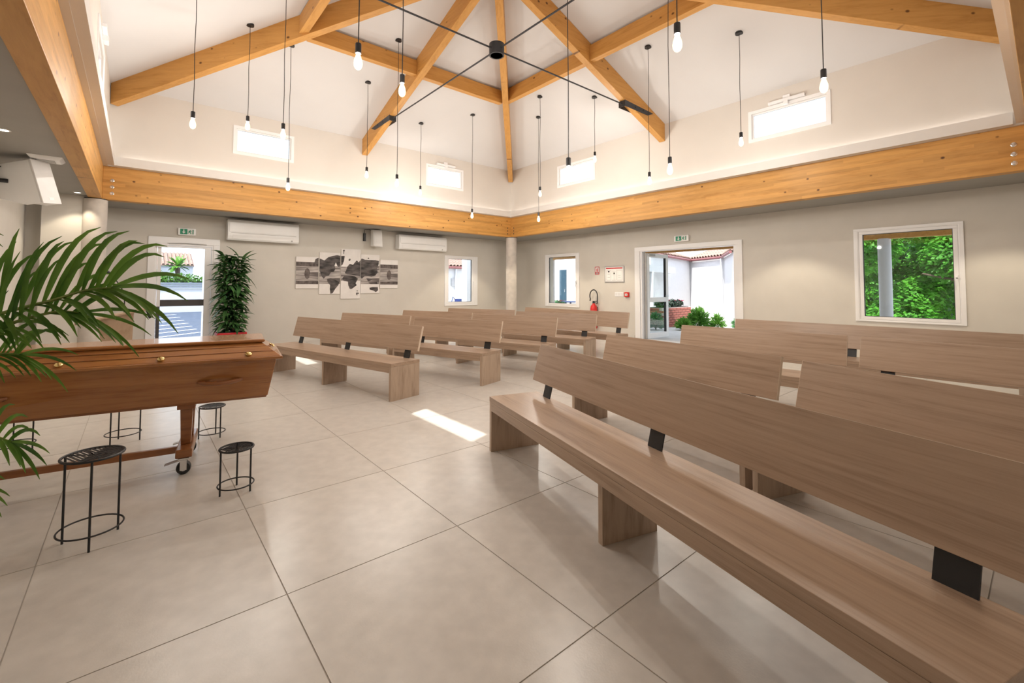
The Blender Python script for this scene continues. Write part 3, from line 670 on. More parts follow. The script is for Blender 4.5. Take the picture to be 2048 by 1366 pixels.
# ------------------------------------------------------------------ lectern with microphones
le = thing('lectern', 'pale wooden lectern with sloping top standing behind the coffin', 'lectern', (-8.08, -2.5, 0))
MB().hexa([(-.37,-.22,.795),(.27,-.22,.945),(.27,.22,.945),(-.37,.22,.795),(-.37,-.22,.815),(.27,-.22,.965),(.27,.22,.965),(-.37,.22,.815)]).build('reading_top', m_lect, le, bevel=.002)
MB().box(-.375, -.355, -.22, .22, .79, .835).build('book_ledge', m_lect, le)
MB().hexa([(-.06,-.12,.02),(.10,-.12,.02),(.10,-.09,.02),(-.06,-.09,.02),(-.20,-.16,.832),(.12,-.16,.905),(.12,-.13,.905),(-.20,-.13,.832)]).build('side_panel', m_lect, le)
MB().hexa([(-.06,.09,.02),(.10,.09,.02),(.10,.12,.02),(-.06,.12,.02),(-.20,.13,.832),(.12,.13,.905),(.12,.16,.905),(-.20,.16,.832)]).build('side_panel', m_lect, le)
MB().box(.0, .03, -.13, .13, .02, .875).build('back_panel', m_lect, le)
MB().box(-.20, .20, -.20, .20, 0, .02).build('base_plate', m_lect, le, bevel=.003)
mi = thing('microphone', 'thin gooseneck microphone rising from the lectern', 'microphone', (-8.05, -2.45, .90))
MB().tube([(.0, 0, -.02), (.0, 0, .15), (-.03, -.01, .30), (-.10, -.03, .42), (-.15, -.05, .48)], .006, 8).build('gooseneck', m_black, mi, smooth=True)
MB().tube([(-.14, -.045, .475), (-.20, -.065, .51)], [.016, .016], 10).build('capsule', m_black, mi, smooth=True)
mi = thing('microphone', 'dark hand microphone hanging on its cable at the lectern edge', 'microphone', (-7.81, -2.5, .93))
MB().tube([(-.16, 0, .19), (-.08, 0, .15), (-.045, 0, .08), (-.03, 0, .03)], .005, 8).build('cable', m_black, mi, smooth=True)
MB().tube([(-.045, 0, .045), (-.02, 0, -.02), (-.005, 0, -.07)], [.014, .017, .012], 10).build('handle', m_black, mi, smooth=True)
MB().tube([(-.008, 0, -.065), (.004, 0, -.10)], [.019, .012], 10).build('capsule', m_dsteel, mi, smooth=True)

# ------------------------------------------------------------------ wall equipment
def air_con(x0, x1, z0, z1, lab):
    t = thing('air_conditioner', lab, 'air conditioner', ((x0+x1)/2, W-.006, z0), 0, 'split air conditioners')
    h = (x1-x0)/2; H = z1-z0
    prof = [(0, .02), (-.19, .0), (-.215, .03), (-.225, .09), (-.215, H-.05), (-.19, H), (0, H)]
    MB().prism(prof, lambda y, z: (-h, y, z), lambda y, z: (h, y, z)).build('body', m_white, t, bevel=.006)
    MB().box(-h+.03, h-.03, -.232, -.22, .165, H-.06).build('front_panel', m_white, t, bevel=.004)
    MB().hexa([(-h+.09,-.224,.03),(h-.09,-.224,.03),(h-.09,-.219,.03),(-h+.09,-.219,.03),(-h+.09,-.234,.11),(h-.09,-.234,.11),(h-.09,-.222,.11),(-h+.09,-.222,.11)]).build('air_flap', m_white, t, bevel=.003)
    MB().box(-h+.06, h-.06, -.2275, -.222, .145, .152).build('shadow_gap', m_greyp, t)
    MB().box(h-.16, h-.13, -.2275, -.22, .03, .10).build('sensor', m_greyp, t)
air_con(-6.575, -5.245, 2.152, 2.57, 'large white wall air conditioner on the left, beside the exit door')
air_con(-2.885, -1.485, 2.172, 2.545, 'white wall air conditioner above the small far window')

def exit_sign(P, u0, u1, z0, z1, flip, lab):
    t = thing('exit_sign', lab, 'sign', (0, 0, 0), 0, 'green emergency exit signs')
    q = MB(); pbox(q, P, u0, u1, -.055, -.001, z0, z1); q.build('housing', m_white, t, bevel=.012)
    L = u1-u0; H = z1-z0; s = -1 if flip else 1; ub = u1 if flip else u0
    U = lambda f: ub + s*L*f; Z = lambda f: z0+H*f
    def rect(a, b, c_, d, m_, nm, dd=-.058):
        q = MB(); pbox(q, P, U(a), U(b), dd, -.0552, Z(c_), Z(d)); q.build(nm, m_, t)
    rect(.12, .52, .14, .86, m_green, 'green_panel'); rect(.52, .88, .14, .86, m_paper, 'pictogram_panel')
    def poly(pts, m_, nm, dd=-.0595):
        q = MB(); q.prism(pts, lambda a, b: P(U(a), dd, Z(b)), lambda a, b: P(U(a), -.0575, Z(b))); q.build(nm, m_, t)
    poly([(.29,.80),(.35,.80),(.35,.48),(.42,.48),(.32,.22),(.22,.48),(.29,.48)], m_paper, 'arrow')
    rect(.80, .86, .18, .82, m_green, 'door_symbol', -.0592)
    poly([(.66,.78),(.70,.78),(.70,.68),(.66,.68)], m_green, 'running_figure'); poly([(.63,.66),(.70,.66),(.76,.54),(.74,.50),(.69,.58),(.68,.46),(.73,.34),(.72,.20),(.68,.20),(.68,.32),(.62,.42),(.56,.24),(.53,.26),(.60,.50),(.62,.58),(.57,.52),(.55,.54)], m_green, 'running_figure')
exit_sign(PA, -7.365, -7.08, 2.205, 2.345, False, 'green and white exit sign above the left door')
exit_sign(PB, -4.61, -4.275, 2.21, 2.345, True, 'green and white exit sign above the open doorway')

def speaker_wall():
    t = thing('loudspeaker', 'small white loudspeaker on the far wall above the map picture', 'loudspeaker', (-3.48, W, 2.18))
    MB().hexa([(-.10,-.30,.02),(.12,-.32,.0),(.12,-.10,.02),(-.10,-.10,.02),(-.10,-.24,.42),(.12,-.26,.42),(.12,-.10,.42),(-.10,-.10,.42)]).build('cabinet', m_white, t, bevel=.01)
    MB().hexa([(-.085,-.312,.02),(.105,-.33,.015),(.105,-.322,.015),(-.085,-.304,.02),(-.085,-.256,.40),(.105,-.272,.40),(.105,-.264,.40),(-.085,-.248,.40)]).build('grille', m_paper, t)
    MB().box(-.05, .05, -.10, -.001, .15, .30).build('wall_bracket', m_greyp, t)
    q = MB(); q.box(-.25, -.20, -.06, -.001, .15, .34); q.build('connector_box', m_black, t)
    MB().tube([(-.225, -.03, .34), (-.225, -.03, .43), (-.12, -.05, .44), (-.05, -.12, .40)], .006).build('cable', m_black, t)
speaker_wall()
def speaker_left():
    t = thing('loudspeaker', 'white tilted loudspeaker hung under the grey ceiling at upper left', 'loudspeaker', (-8.82, -2.5, 2.335))
    rot = Matrix.Rotation(R(-14), 4, 'Y') @ Matrix.Rotation(R(-32), 4, 'Z')
    q = MB().prism([(-.30,-.10),(-.30,.10),(-.05,.115),(.09,.115),(.09,-.115),(-.05,-.115)], lambda x, y: (x, y, -.235+.12*max(0, (-x-.05)/.25)), lambda x, y: (x, y, .235)); q.xf(rot); q.build('cabinet', m_greyp if False else m_white, t, bevel=.008)
    q = MB().box(.091, .108, -.118, .118, -.238, .238); q.xf(rot); q.build('grille', m_paper, t, bevel=.004)
    q = MB().box(.1085, .110, -.03, .03, -.20, -.17); q.xf(rot); q.build('badge', m_white, t)
    MB().tube([(-.20, 0, .0), (-.34, .0, .0), (-.40, 0, 0)], .022).build('mount_arm', m_black, t)
    MB().box(-.44, -.39, -.06, .06, -.09, .09).build('mount_plate', m_black, t)
    MB().tube([(-.26, 0, .15), (-.32, -.02, .05), (-.38, -.01, .04)], .006).build('cable', m_black, t)
speaker_left()
ap_ = thing('access_point', 'flat white plate fixed to the grey ceiling above the left loudspeaker', 'ceiling unit', (-8.74, -2.54, ZC))
q = MB().hexa([(-.11,-.11,-.035),(.11,-.11,-.035),(.11,.11,-.035),(-.11,.11,-.035),(-.14,-.14,-.001),(.14,-.14,-.001),(.14,.14,-.001),(-.14,.14,-.001)]); q.build('cover', m_white, ap_, bevel=.004)
MB().box(-.07, .07, -.07, .07, -.040, -.0352).build('vent', m_greyp, ap_)

# five part world map picture
pan = [(-5.245, -4.768, 1.176, 1.885), (-4.745, -4.275, 1.048, 2.006), (-4.258, -3.79, .93, 2.114), (-3.782, -3.312, 1.056, 2.004), (-3.29, -2.82, 1.18, 1.894)]
def clip(poly, x0, x1, z0, z1):
    def cut(ps, ins, inter):
        out = []
        for i in range(len(ps)):
            a, b = ps[i-1], ps[i]
            if ins(b):
                if not ins(a): out.append(inter(a, b))
                out.append(b)
            elif ins(a): out.append(inter(a, b))
        return out
    def ix(v): return lambda a, b: (v, a[1]+(b[1]-a[1])*(v-a[0])/(b[0]-a[0]))
    def iz(v): return lambda a, b: (a[0]+(b[0]-a[0])*(v-a[1])/(b[1]-a[1]), v)
    for ins, it in ((lambda p: p[0] >= x0, ix(x0)), (lambda p: p[0] <= x1, ix(x1)), (lambda p: p[1] >= z0, iz(z0)), (lambda p: p[1] <= z1, iz(z1))):
        if not poly: break
        poly = cut(poly, ins, it)
    return poly
LAND = [
 [(-4.861,1.755),(-4.835,1.843),(-4.78,1.874),(-4.724,1.855),(-4.639,1.821),(-4.555,1.898),(-4.455,1.932),(-4.354,1.955),(-4.265,1.941),(-4.176,1.945),(-4.189,1.839),(-4.225,1.732),(-4.305,1.685),(-4.342,1.699),(-4.38,1.787),(-4.408,1.712),(-4.385,1.638),(-4.42,1.57),(-4.492,1.547),(-4.534,1.472),(-4.604,1.456),(-4.646,1.397),(-4.703,1.469),(-4.74,1.585),(-4.763,1.671)],
 [(-4.575,1.398),(-4.49,1.414),(-4.388,1.378),(-4.292,1.327),(-4.313,1.253),(-4.384,1.164),(-4.44,1.068),(-4.491,1.054),(-4.507,1.164),(-4.501,1.252),(-4.56,1.325)],
 [(-4.14,1.599),(-4.112,1.691),(-4.053,1.761),(-3.976,1.74),(-3.916,1.819),(-3.886,1.851),(-3.838,1.806),(-3.762,1.902),(-3.682,1.874),(-3.554,1.871),(-3.425,1.876),(-3.326,1.857),(-3.333,1.777),(-3.373,1.681),(-3.355,1.571),(-3.419,1.491),(-3.516,1.466),(-3.613,1.48),(-3.692,1.471),(-3.754,1.408),(-3.802,1.469),(-3.895,1.483),(-3.988,1.497),(-4.109,1.51),(-4.169,1.539)],
 [(-4.227,1.403),(-4.183,1.478),(-4.048,1.48),(-3.926,1.467),(-3.848,1.407),(-3.908,1.3),(-3.876,1.254),(-3.937,1.208),(-3.997,1.163),(-4.043,1.163),(-4.082,1.253),(-4.091,1.336),(-4.196,1.358)],
 [(-3.644,1.425),(-3.499,1.412),(-3.451,1.412),(-3.579,1.348),(-3.611,1.364)], [(-3.594,1.325),(-3.368,1.335),(-3.351,1.28),(-3.546,1.279)],
 [(-3.561,1.193),(-3.48,1.209),(-3.35,1.209),(-3.34,1.13),(-3.397,1.083),(-3.463,1.123),(-3.552,1.146)],
 [(-4.084,1.858),(-4.062,1.886),(-4.032,1.875),(-4.046,1.837),(-4.076,1.831)], [(-3.619,1.911),(-3.595,1.932),(-3.574,1.913),(-3.6,1.896)],
 [(-4.223,2.078),(-4.193,2.092),(-4.172,2.073),(-4.19,2.047),(-4.192,1.989),(-4.207,1.989),(-4.208,2.046)],
 [(-3.896,1.041),(-3.881,1.079),(-3.827,1.071),(-3.819,1.04),(-3.85,1.053),(-3.865,1.002)], [(-3.882,1.117),(-3.859,1.135),(-3.846,1.114),(-3.866,1.098)]]
plabels = ['outer left panel of the grey world map picture', 'second panel of the world map picture, with North and South America', 'tallest middle panel of the world map picture, with Europe and Africa', 'fourth panel of the world map picture, with Asia and Australia', 'outer right panel of the grey world map picture']
from mathutils.geometry import tessellate_polygon
for i, (x0, x1, z0, z1) in enumerate(pan):
    t = thing('canvas_panel', plabels[i], 'picture', ((x0+x1)/2, W, z0), 0, 'panels of the world map picture')
    ox, oz = (x0+x1)/2, z0
    MB().box(x0-ox, x1-ox, -.028, -.001, 0, z1-oz).build('canvas', m_canvas, t, bevel=.002)
    def band(a, b, m_, nm, d=-.0285):
        MB().box(x0-ox+.001, x1-ox-.001, d, -.0278, a-oz, b-oz).build(nm, m_, t)
    if i in (0, 4):
        band(1.27, 1.77, m_pr_water, 'print_water'); band(1.675, 1.772, m_pr_dark, 'print_shore', -.0288); band(1.275, 1.345, m_pr_dark, 'print_shore', -.0288)
        q = MB(); q.prism([(.06*math.cos(a)*1.0, .12*math.sin(a)) for a in [2*math.pi*k/20 for k in range(20)]], lambda a, b: (a, -.0288, 1.51-oz+b), lambda a, b: (a, -.0278, 1.51-oz+b)); q.build('print_reflection', m_pr_dark, t)
    else:
        band(1.36 if i == 2 else 1.28, 1.69, m_pr_water, 'print_water')
        if i == 3: band(1.42, 1.74, m_pr_water, 'print_water', -.0287)
    for pl in LAND:
        cp = clip(pl, x0+.002, x1-.002, z0+.002, z1-.002)
        if len(cp) > 2:
            vs = [(a-ox, -.0298, b-oz) for a, b in cp]; tri = tessellate_polygon([[Vector(v) for v in vs]])
            vb = [(a-ox, -.0280, b-oz) for a, b in cp]; n_ = len(vs)
            fs = [tuple(x) for x in tri] + [(k, (k+1) % n_, n_+(k+1) % n_, n_+k) for k in range(n_)]
            MB().add(vs+vb, fs).build('print_land', m_pr_land, t)

# fire plan, extinguisher sign, switches, call point, extinguisher on the right wall
def wallthing(name, lab, cat, y, z): return thing(name, lab, cat, (W, y, z))
t = wallthing('safety_plan', 'white framed safety plan with red header left of the doorway', 'notice', -2.625, 1.335)
MB().box(-.018, -.001, -.295, .295, 0, .40).build('frame', m_alu, t, bevel=.003)
MB().box(-.0195, -.0181, -.275, .275, .018, .382).build('sheet', m_paper, t)
MB().box(-.0205, -.0196, -.25, .25, .335, .365).build('red_header', m_redprint, t)
q = MB()
for a, b, c_, d in ((.10,.24,.05,.055),(.10,.24,.29,.295),(.10,.105,.05,.29),(.235,.24,.05,.29),(-.24,-.08,.05,.055),(-.24,-.08,.29,.295),(-.245,-.24,.05,.295),(-.085,-.08,.05,.295),(-.05,.07,.05,.055),(-.05,.07,.26,.265),(.0,.005,.05,.26),(.13,.20,.12,.13),(.13,.20,.20,.21),(-.20,-.12,.12,.125),(-.20,-.12,.17,.175)):
    q.box(-.0203, -.0196, a, b, c_, d)
q.build('plan_drawing', m_greyprint, t)
MB().box(-.0205, -.0196, .14, .19, .25, .285).box(-.0205, -.0196, -.02, .02, .20, .24).build('plan_symbols', m_dsteel, t)
t = wallthing('extinguisher_sign', 'small red and white extinguisher symbol sign on the right wall', 'sign', -2.075, 1.54)
MB().box(-.006, -.001, -.072, .072, 0, .20).build('plate', m_redprint, t)
MB().box(-.0072, -.0061, -.055, .055, .06, .185).build('white_field', m_paper, t)
MB().box(-.0082, -.0073, -.02, .015, .07, .14).box(-.0082, -.0073, -.012, .007, .14, .165).box(-.0082, -.0073, -.035, -.015, .155, .165).build('extinguisher_symbol', m_redprint, t)
MB().box(-.0072, -.0061, -.05, .05, .015, .045).build('caption_strip', m_greyprint, t)
t = wallthing('switch_plate', 'white triple switch plate beside the red call point', 'switch', -2.76, .985)
MB().box(-.012, -.001, -.127, .127, 0, .11).build('plate', m_white, t, bevel=.003)
for k in (-1, 0, 1): MB().box(-.017, -.0121, k*.08-.03, k*.08+.03, .025, .085).build('rocker', m_paper, t, bevel=.002)
t = wallthing('call_point', 'red square fire alarm call point left of the doorway', 'alarm', -3.0, .975)
MB().box(-.05, -.001, -.06, .06, 0, .12).build('housing', m_red, t, bevel=.006)
MB().box(-.052, -.0501, -.035, .035, .035, .085).build('press_panel', m_paper, t)
MB().tube([(-.0525, 0, .06), (-.054, 0, .06)], .012, 12).build('button', m_dsteel, t)
t = wallthing('fire_extinguisher', 'red fire extinguisher with black hose on the right wall', 'extinguisher', -2.04, .16)
MB().lathe([(.075, .0), (.09, .02), (.09, .50), (.075, .57), (.035, .62), (.03, .64)], (-.105, 0, 0), 24).build('cylinder', m_red, t, smooth=True)
MB().lathe([(.0915, .24), (.0915, .34)], (-.105, 0, 0), 24).build('instruction_label', m_paper, t, smooth=True)
MB().box(-.125, -.085, -.025, .025, .64, .68).build('valve', m_dsteel, t)
MB().hexa([(-.125,-.10,.69),(-.085,-.10,.69),(-.085,.02,.68),(-.125,.02,.68),(-.125,-.10,.705),(-.085,-.10,.705),(-.085,.02,.70),(-.125,.02,.70)]).build('lever', m_black, t)
hp = []
for k in range(15):
    a = R(-50 + 280*k/14); hp.append((-.105, -.0 + .125*math.cos(a)*-1.0, (.83+.165*math.sin(a)*.95)))
MB().tube([(-.105, .0, .67)] + [(-.105, -.115, .64)] + hp[2:-1] + [(-.105, .12, .70)], .014, 8).build('hose', m_black, t, smooth=True)
MB().box(-.03, -.001, -.04, .04, .45, .55).build('wall_bracket', m_dsteel, t)

# ------------------------------------------------------------------ recessed downlights in the soffit
def downlight(x, y, lab, z=ZC, power=DOWN):
    t = thing('downlight', lab, 'ceiling light', (x, y, z), 0, 'recessed downlights')
    MB().lathe([(.032, -.001), (.048, -.001), (.048, -.006), (.034, -.008), (.032, -.001)], n=24).build('trim_ring', m_white, t, smooth=True)
    MB().lathe([(.033, -.0015), (.033, -.004), (.0001, -.004)], n=20).build('lens', m_ledspot, t)
    ld = bpy.data.lights.new('downlight_lamp', 'SPOT'); ld.energy = power; ld.spot_size = R(100); ld.spot_blend = .35; ld.color = (1, .87, .66); ld.shadow_soft_size = .03
    o = bpy.data.objects.new('downlight_lamp', ld); C.objects.link(o); o.parent = t; o.location = (0, 0, -.02)
downlight(-8.66, -.27, 'round downlight in the grey ceiling beside the left column', power=20)
downlight(-8.90, -3.57, 'round downlight in the grey ceiling above the left loudspeaker', power=20)
for x, y, wh in ((-.95, .215, 'far wall beside the corner column'), (.215, -.95, 'right wall beside the corner column'), (.215, -2.62, 'safety plan'), (.215, -6.65, 'wall between doorway and tree window'), (.215, -9.2, 'right wall past the tree window')):
    downlight(x, y, 'downlight behind the timber beam, washing the ' + wh)

# ------------------------------------------------------------------ bare bulb pendants
def pendant(x, y, zb, lab):
    zc_ = ceil_z(x, y); t = thing('pendant_lamp', lab, 'pendant lamp', (x, y, zb), 0, 'bare bulb pendant lamps')
    H = zc_-zb
    sl = Vector((0, 0, 1))
    MB().lathe([(.052, H-.012), (.052, H+.015)], n=20).build('canopy', m_black, t, smooth=True)
    MB().tube([(0, 0, .21), (.004, .002, .21+(H-.21)*.25), (-.003, .003, .21+(H-.21)*.5), (.004, -.003, .21+(H-.21)*.75), (0, 0, H-.012)], .0042, 6).build('cord', m_black, t, smooth=True)
    MB().lathe([(.008, .212), (.021, .205), (.0225, .20), (.0225, .128), (.018, .126)], n=16).build('socket', m_black, t, smooth=True)
    MB().lathe([(.014, .128), (.0165, .118), (.022, .100), (.030, .075), (.033, .052), (.031, .030), (.022, .011), (.010, .002), (.0008, 0)], n=18).build('bulb', m_bulb, t, smooth=True)
    MB().tube([(.006, 0, .10), (.009, 0, .045), (.003, .004, .035), (0, 0, .09), (-.004, -.003, .035), (-.009, 0, .045), (-.006, 0, .10)], .0016, 5).build('filament', m_bulb_fil, t)
    ld = bpy.data.lights.new('bulb_lamp', 'POINT'); ld.energy = PEND; ld.color = (1, .965, .925); ld.shadow_soft_size = .03
    o = bpy.data.objects.new('bulb_lamp', ld); C.objects.link(o); o.parent = t; o.location = (0, 0, .05)
pend = [(-7.492,-3.184,3.058), (-6.862+.08,-2.227,3.463), (-6.545,-3.26,3.12), (-6.162,-1.929,2.718), (-6.692,-6.217,2.873), (-4.789,-1.652,3.183), (-4.707,-2.724,2.856), (-6.132,-5.815,2.95), (-3.336,-.973,3.17), (-2.442,-1.623,2.688),
        (-1.333,-2.533,2.616), (-1.773,-3.045,3.023), (-4.843,-6.672,2.233), (-1.259,-4.029,3.605), (-1.754,-5.539,2.834), (-3.33,-6.828,2.491), (-5.087,-7.935,2.862), (-1.33,-6.772,3.239), (-3.467,-8.364,2.884)]
orde = ['first', 'second', 'third', 'fourth', 'fifth', 'sixth', 'seventh', 'eighth', 'ninth', 'tenth', 'eleventh', 'twelfth', 'thirteenth', 'fourteenth', 'fifteenth', 'sixteenth', 'seventeenth', 'eighteenth', 'nineteenth']
for i, (x, y, z) in enumerate(pend): pendant(x, y, z, 'bare filament bulb on a black cord, %s from the left' % orde[i])

# ------------------------------------------------------------------ potted bush by the left door
def leaf_mesh(name, L, wd, droop, mat, fold=.25, n=5):
    q = MB(); vs = []; fs = []
    for i in range(n+1):
        t_ = i/n; wv = wd*math.sin(math.pi*min(1, .08+t_*.92))**.8 * (1 if t_ < 1 else 0); x = L*t_; z = -droop*L*t_*t_
        vs += [(x, -wv/2, z+fold*wv), (x, 0, z), (x, wv/2, z+fold*wv)]
    for i in range(n):
        for k in (0, 1): fs.append((i*3+k, i*3+k+1, (i+1)*3+k+1, (i+1)*3+k))
    me = q.add(vs, fs).mesh(name); me.materials.append(mat); me.polygons.foreach_set('use_smooth', [True]*len(me.polygons)); return me
bu = thing('potted_bush', 'dense dark green bushy plant in a red planter beside the left door', 'plant', (-6.53, .56, 0))
MB().hexa([(-.19,-.12,0),(.19,-.12,0),(.19,.12,0),(-.19,.12,0),(-.23,-.155,.30),(.23,-.155,.30),(.23,.155,.30),(-.23,.155,.30)]).build('planter', m_pot, bu, bevel=.012)
MB().box(-.245, .245, -.17, .17, .30, .345).build('planter_rim', m_pot, bu, bevel=.008)
MB().box(-.22, .22, -.145, .145, .33, .3505).build('soil', m_soil, bu)
stems = []
for k in range(5):
    a = 2*math.pi*k/5; sx_, sy_ = .07*math.cos(a), .05*math.sin(a); dx_, dy_ = .10*math.cos(a+.3), .08*math.sin(a+.3); hh = random.uniform(1.35, 1.50)
    pts = [(sx_+dx_*t_**1.3, sy_+dy_*t_**1.3, (.34+hh*t_)) for t_ in (0, .25, .5, .75, 1)]; stems.append(pts)
    MB().tube(pts, [.014, .012, .010, .008, .005], 7).build('stem', m_stem, bu, smooth=True)
lv = [leaf_mesh('leaf', .28, .07, .35, m_bush), leaf_mesh('leaf', .24, .06, .55, m_bush), leaf_mesh('leaf', .30, .075, .75, m_bush)]
for k in range(290):
    st_ = stems[k % 5]; t_ = (k+.5)/290; t_ = .03 + .97*t_; f_ = t_*4; i_ = min(3, int(f_)); p = Vector(st_[i_]).lerp(Vector(st_[i_+1]), f_-i_)
    az = k*2.39996 + random.uniform(-.3, .3); el = R(random.uniform(-10, 45)) + (R(25) if t_ > .9 else 0)
    inst(random.choice(lv), 'leaf', bu, p, (random.uniform(-.3, .3), -el, az), (random.uniform(.85, 1.2),)*3)

rb = random.Random(5); vv = []; ff = []
for k in range(520):
    t_ = rb.random(); a = rb.uniform(0, 6.283); rr_ = rb.uniform(.04, .20); p = Vector((rr_*math.cos(a), rr_*math.sin(a)*.9, .40+1.42*t_)); az = a+rb.uniform(-.8, .8); d = Vector((math.cos(az), math.sin(az), rb.uniform(-.5, .6))).normalized(); sd = d.cross(Vector((0, 0, 1))).normalized()*.026; L_ = rb.uniform(.12, .19); o = len(vv)
    vv += [tuple(p), tuple(p+d*L_*.45+sd), tuple(p+d*L_+Vector((0, 0, -.04))), tuple(p+d*L_*.45-sd)]; ff += [(o, o+1, o+2), (o, o+2, o+3)]
ino = MB().add(vv, ff).build('inner_foliage', m_bush, bu); ino['kind'] = 'stuff'
# ------------------------------------------------------------------ areca palm in the left foreground
pm = thing('areca_palm', 'large arching palm in the left foreground, leaves hanging over the coffin', 'plant', (-8.86, -6.60, 0))
O = Vector((-8.86, -6.60, 0))
MB().lathe([(.13, 0), (.17, .02), (.20, .28), (.21, .30), (.185, .30), (.18, .27), (.0001, .27)], n=28).build('pot', m_potgrey, pm, smooth=True)
MB().lathe([(.181, .265), (.181, .272), (.0001, .275)], n=24).build('soil', m_soil, pm)
FR = [
 ([(-8.70,-6.62,.45),(-8.598,-6.709,.854),(-8.453,-6.905,1.044),(-8.328,-7.079,1.117),(-8.181,-7.27,1.167),(-8.082,-7.42,1.205),(-8.01,-7.51,1.215)], .33, .019, 17),
 ([(-8.70,-6.70,.45),(-8.54,-6.951,.814),(-8.409,-7.071,1.01),(-8.288,-7.176,1.085),(-8.166,-7.28,1.128),(-8.10,-7.33,1.125)], .28, .014, 15),
 ([(-8.72,-6.65,.40),(-8.603,-6.76,.675),(-8.449,-6.967,.90),(-8.337,-7.10,.97),(-8.26,-7.18,.975)], .25, .013, 14),
 ([(-8.75,-6.62,.35),(-8.619,-6.674,.523),(-8.457,-6.88,.638),(-8.35,-7.03,.67),(-8.28,-7.12,.655)], .20, .014, 10),
 ([(-8.78,-6.50,.5),(-8.706,-6.428,.949),(-8.615,-6.585,1.245),(-8.52,-6.73,1.38),(-8.45,-6.83,1.40)], .20, .012, 9),
 ([(-8.75,-6.68,.32),(-8.596,-6.752,.41),(-8.453,-6.943,.50),(-8.37,-7.04,.49)], .16, .013, 7),
 ([(-8.95,-6.65,.4),(-9.0,-6.75,.95),(-8.98,-6.95,1.25),(-8.90,-7.2,1.35)], .28, .03, 9),
]
def catmull(pts, n):
    pts = [Vector(p) for p in pts]; out = []
    for i in range(n+1):
        f_ = i/n*(len(pts)-1); k = min(len(pts)-2, int(f_)); t_ = f_-k
        p0, p1, p2, p3 = pts[max(0, k-1)], pts[k], pts[k+1], pts[min(len(pts)-1, k+2)]
        out.append(.5*((2*p1)+(p2-p0)*t_+(2*p0-5*p1+4*p2-p3)*t_*t_+(3*p1-p0-3*p2+p3)*t_**3))
    return out
def leaflet(p, d, n_, L, wd, droop, seg=7):
    vs = []; fs = []; d = d.normalized(); side = d.cross(n_).normalized(); q = Vector(p); dd = d.copy()
    for i in range(seg+1):
        t_ = i/seg; wv = wd*(math.sin(math.pi*min(1, .12+.88*t_))**.75) if i < seg else .0015
        s_ = dd.cross(n_); s_ = s_.normalized() if s_.length > 1e-4 else side; nn = s_.cross(dd).normalized()
        vs += [tuple(q-s_*wv/2+nn*wv*.16), tuple(q), tuple(q+s_*wv/2+nn*wv*.16)]
        q = q + dd*(L/seg); dd = (dd + Vector((0, 0, -droop*(.35+1.3*t_)/seg))).normalized()
    for i in range(seg):
        for k in (0, 1): fs.append((i*3+k, i*3+k+1, (i+1)*3+k+1, (i+1)*3+k))
    return MB().add(vs, fs)
for pts, LL, wd, nl in FR:
    cv = [p-O for p in catmull(pts, 28)]
    f_o = MB().tube(cv, [.011*(1-.75*i/28) for i in range(29)], 7).build('frond', m_palmstem, pm, smooth=True)
    view = Vector((.1, -1, .05)).normalized()
    for k in range(nl):
        t_ = .34 + .66*(k+.5)/nl; i_ = min(27, int(t_*28)); p = cv[i_]; tg = (cv[min(28, i_+1)]-cv[max(0, i_-1)]).normalized()
        sz = math.sin(math.pi*(.25+.6*(t_-.34)/.66))
        for s in (-1, 1):
            upv = Vector((0, 0, 1)); sp = (upv - tg*upv.dot(tg)).normalized()
            out_ = view if s < 0 else -view
            a = .78 if s > 0 else .62
            d = tg*(.42+.6*(t_-.34)) + (sp*.95 if s > 0 else -sp*.22 + out_*.40) + Vector((random.uniform(-.12, .12), random.uniform(-.12, .12), random.uniform(-.1, .1)))
            L_ = LL*(.62+.42*sz)*random.uniform(.88, 1.08)
            leaflet(p, d, view if s > 0 else Vector((0, -.5, .8)), L_, wd*random.uniform(.85, 1.1), 1.75 if s > 0 else .8).build('leaflet', m_palm, f_o, smooth=True)
    # terminal leaflets
    tg = (cv[28]-cv[26]).normalized()
    for s in (-.35, 0.05, .3):
        leaflet(cv[28], tg + Vector((0, 0, s)), view, LL*.95, wd*.9, .9).build('leaflet', m_palm, f_o, smooth=True)

# ------------------------------------------------------------------ outside: ground, buildings, planting
gr = MB().box(-40, 45, -40, 70, -.12, -.06).build('ground', m_asph); tag(gr, kind='structure')
MB().box(W+TH, 30, -16, 20, -.06, -.03).build('paving', m_pave, gr)
for y in (5.1, 6.3, 7.6, 9.1, 10.9, 13.0, 15.4):
    d = Vector((.72, .69, 0)); n_ = Vector((-.69, .72, 0))*.05; a = Vector((-6.55, y+.6, -.06)); b = a-d*4
    q = MB().hexa([b-n_, a-n_, a+n_, b+n_, b-n_+Vector((0,0,.004)), a-n_+Vector((0,0,.004)), a+n_+Vector((0,0,.004)), b+n_+Vector((0,0,.004))]); q.build('parking_line', m_line, gr)
lwv = thing('garden_wall', 'low white boundary wall beyond the car park', 'wall', (-7.5, 18, -.06))
MB().box(-6, 4.2, 0, .2, 0, 1.14).build('wall_body', m_render, lwv); MB().box(-6, 4.2, -.03, .23, 1.14, 1.17).build('coping', m_render, lwv)
fn = thing('board_fence', 'grey board fence on the low white wall beyond the car park', 'fence', (-7.5, 18.1, 1.12))
for k in range(3): MB().box(-6, 3.6, -.015, .015, .0+.10*k, .09+.10*k).build('board', m_fence, fn)
for k in range(6): MB().box(-6+1.9*k, -5.92+1.9*k, .015, .08, 0, .31).build('post', m_fence, fn)

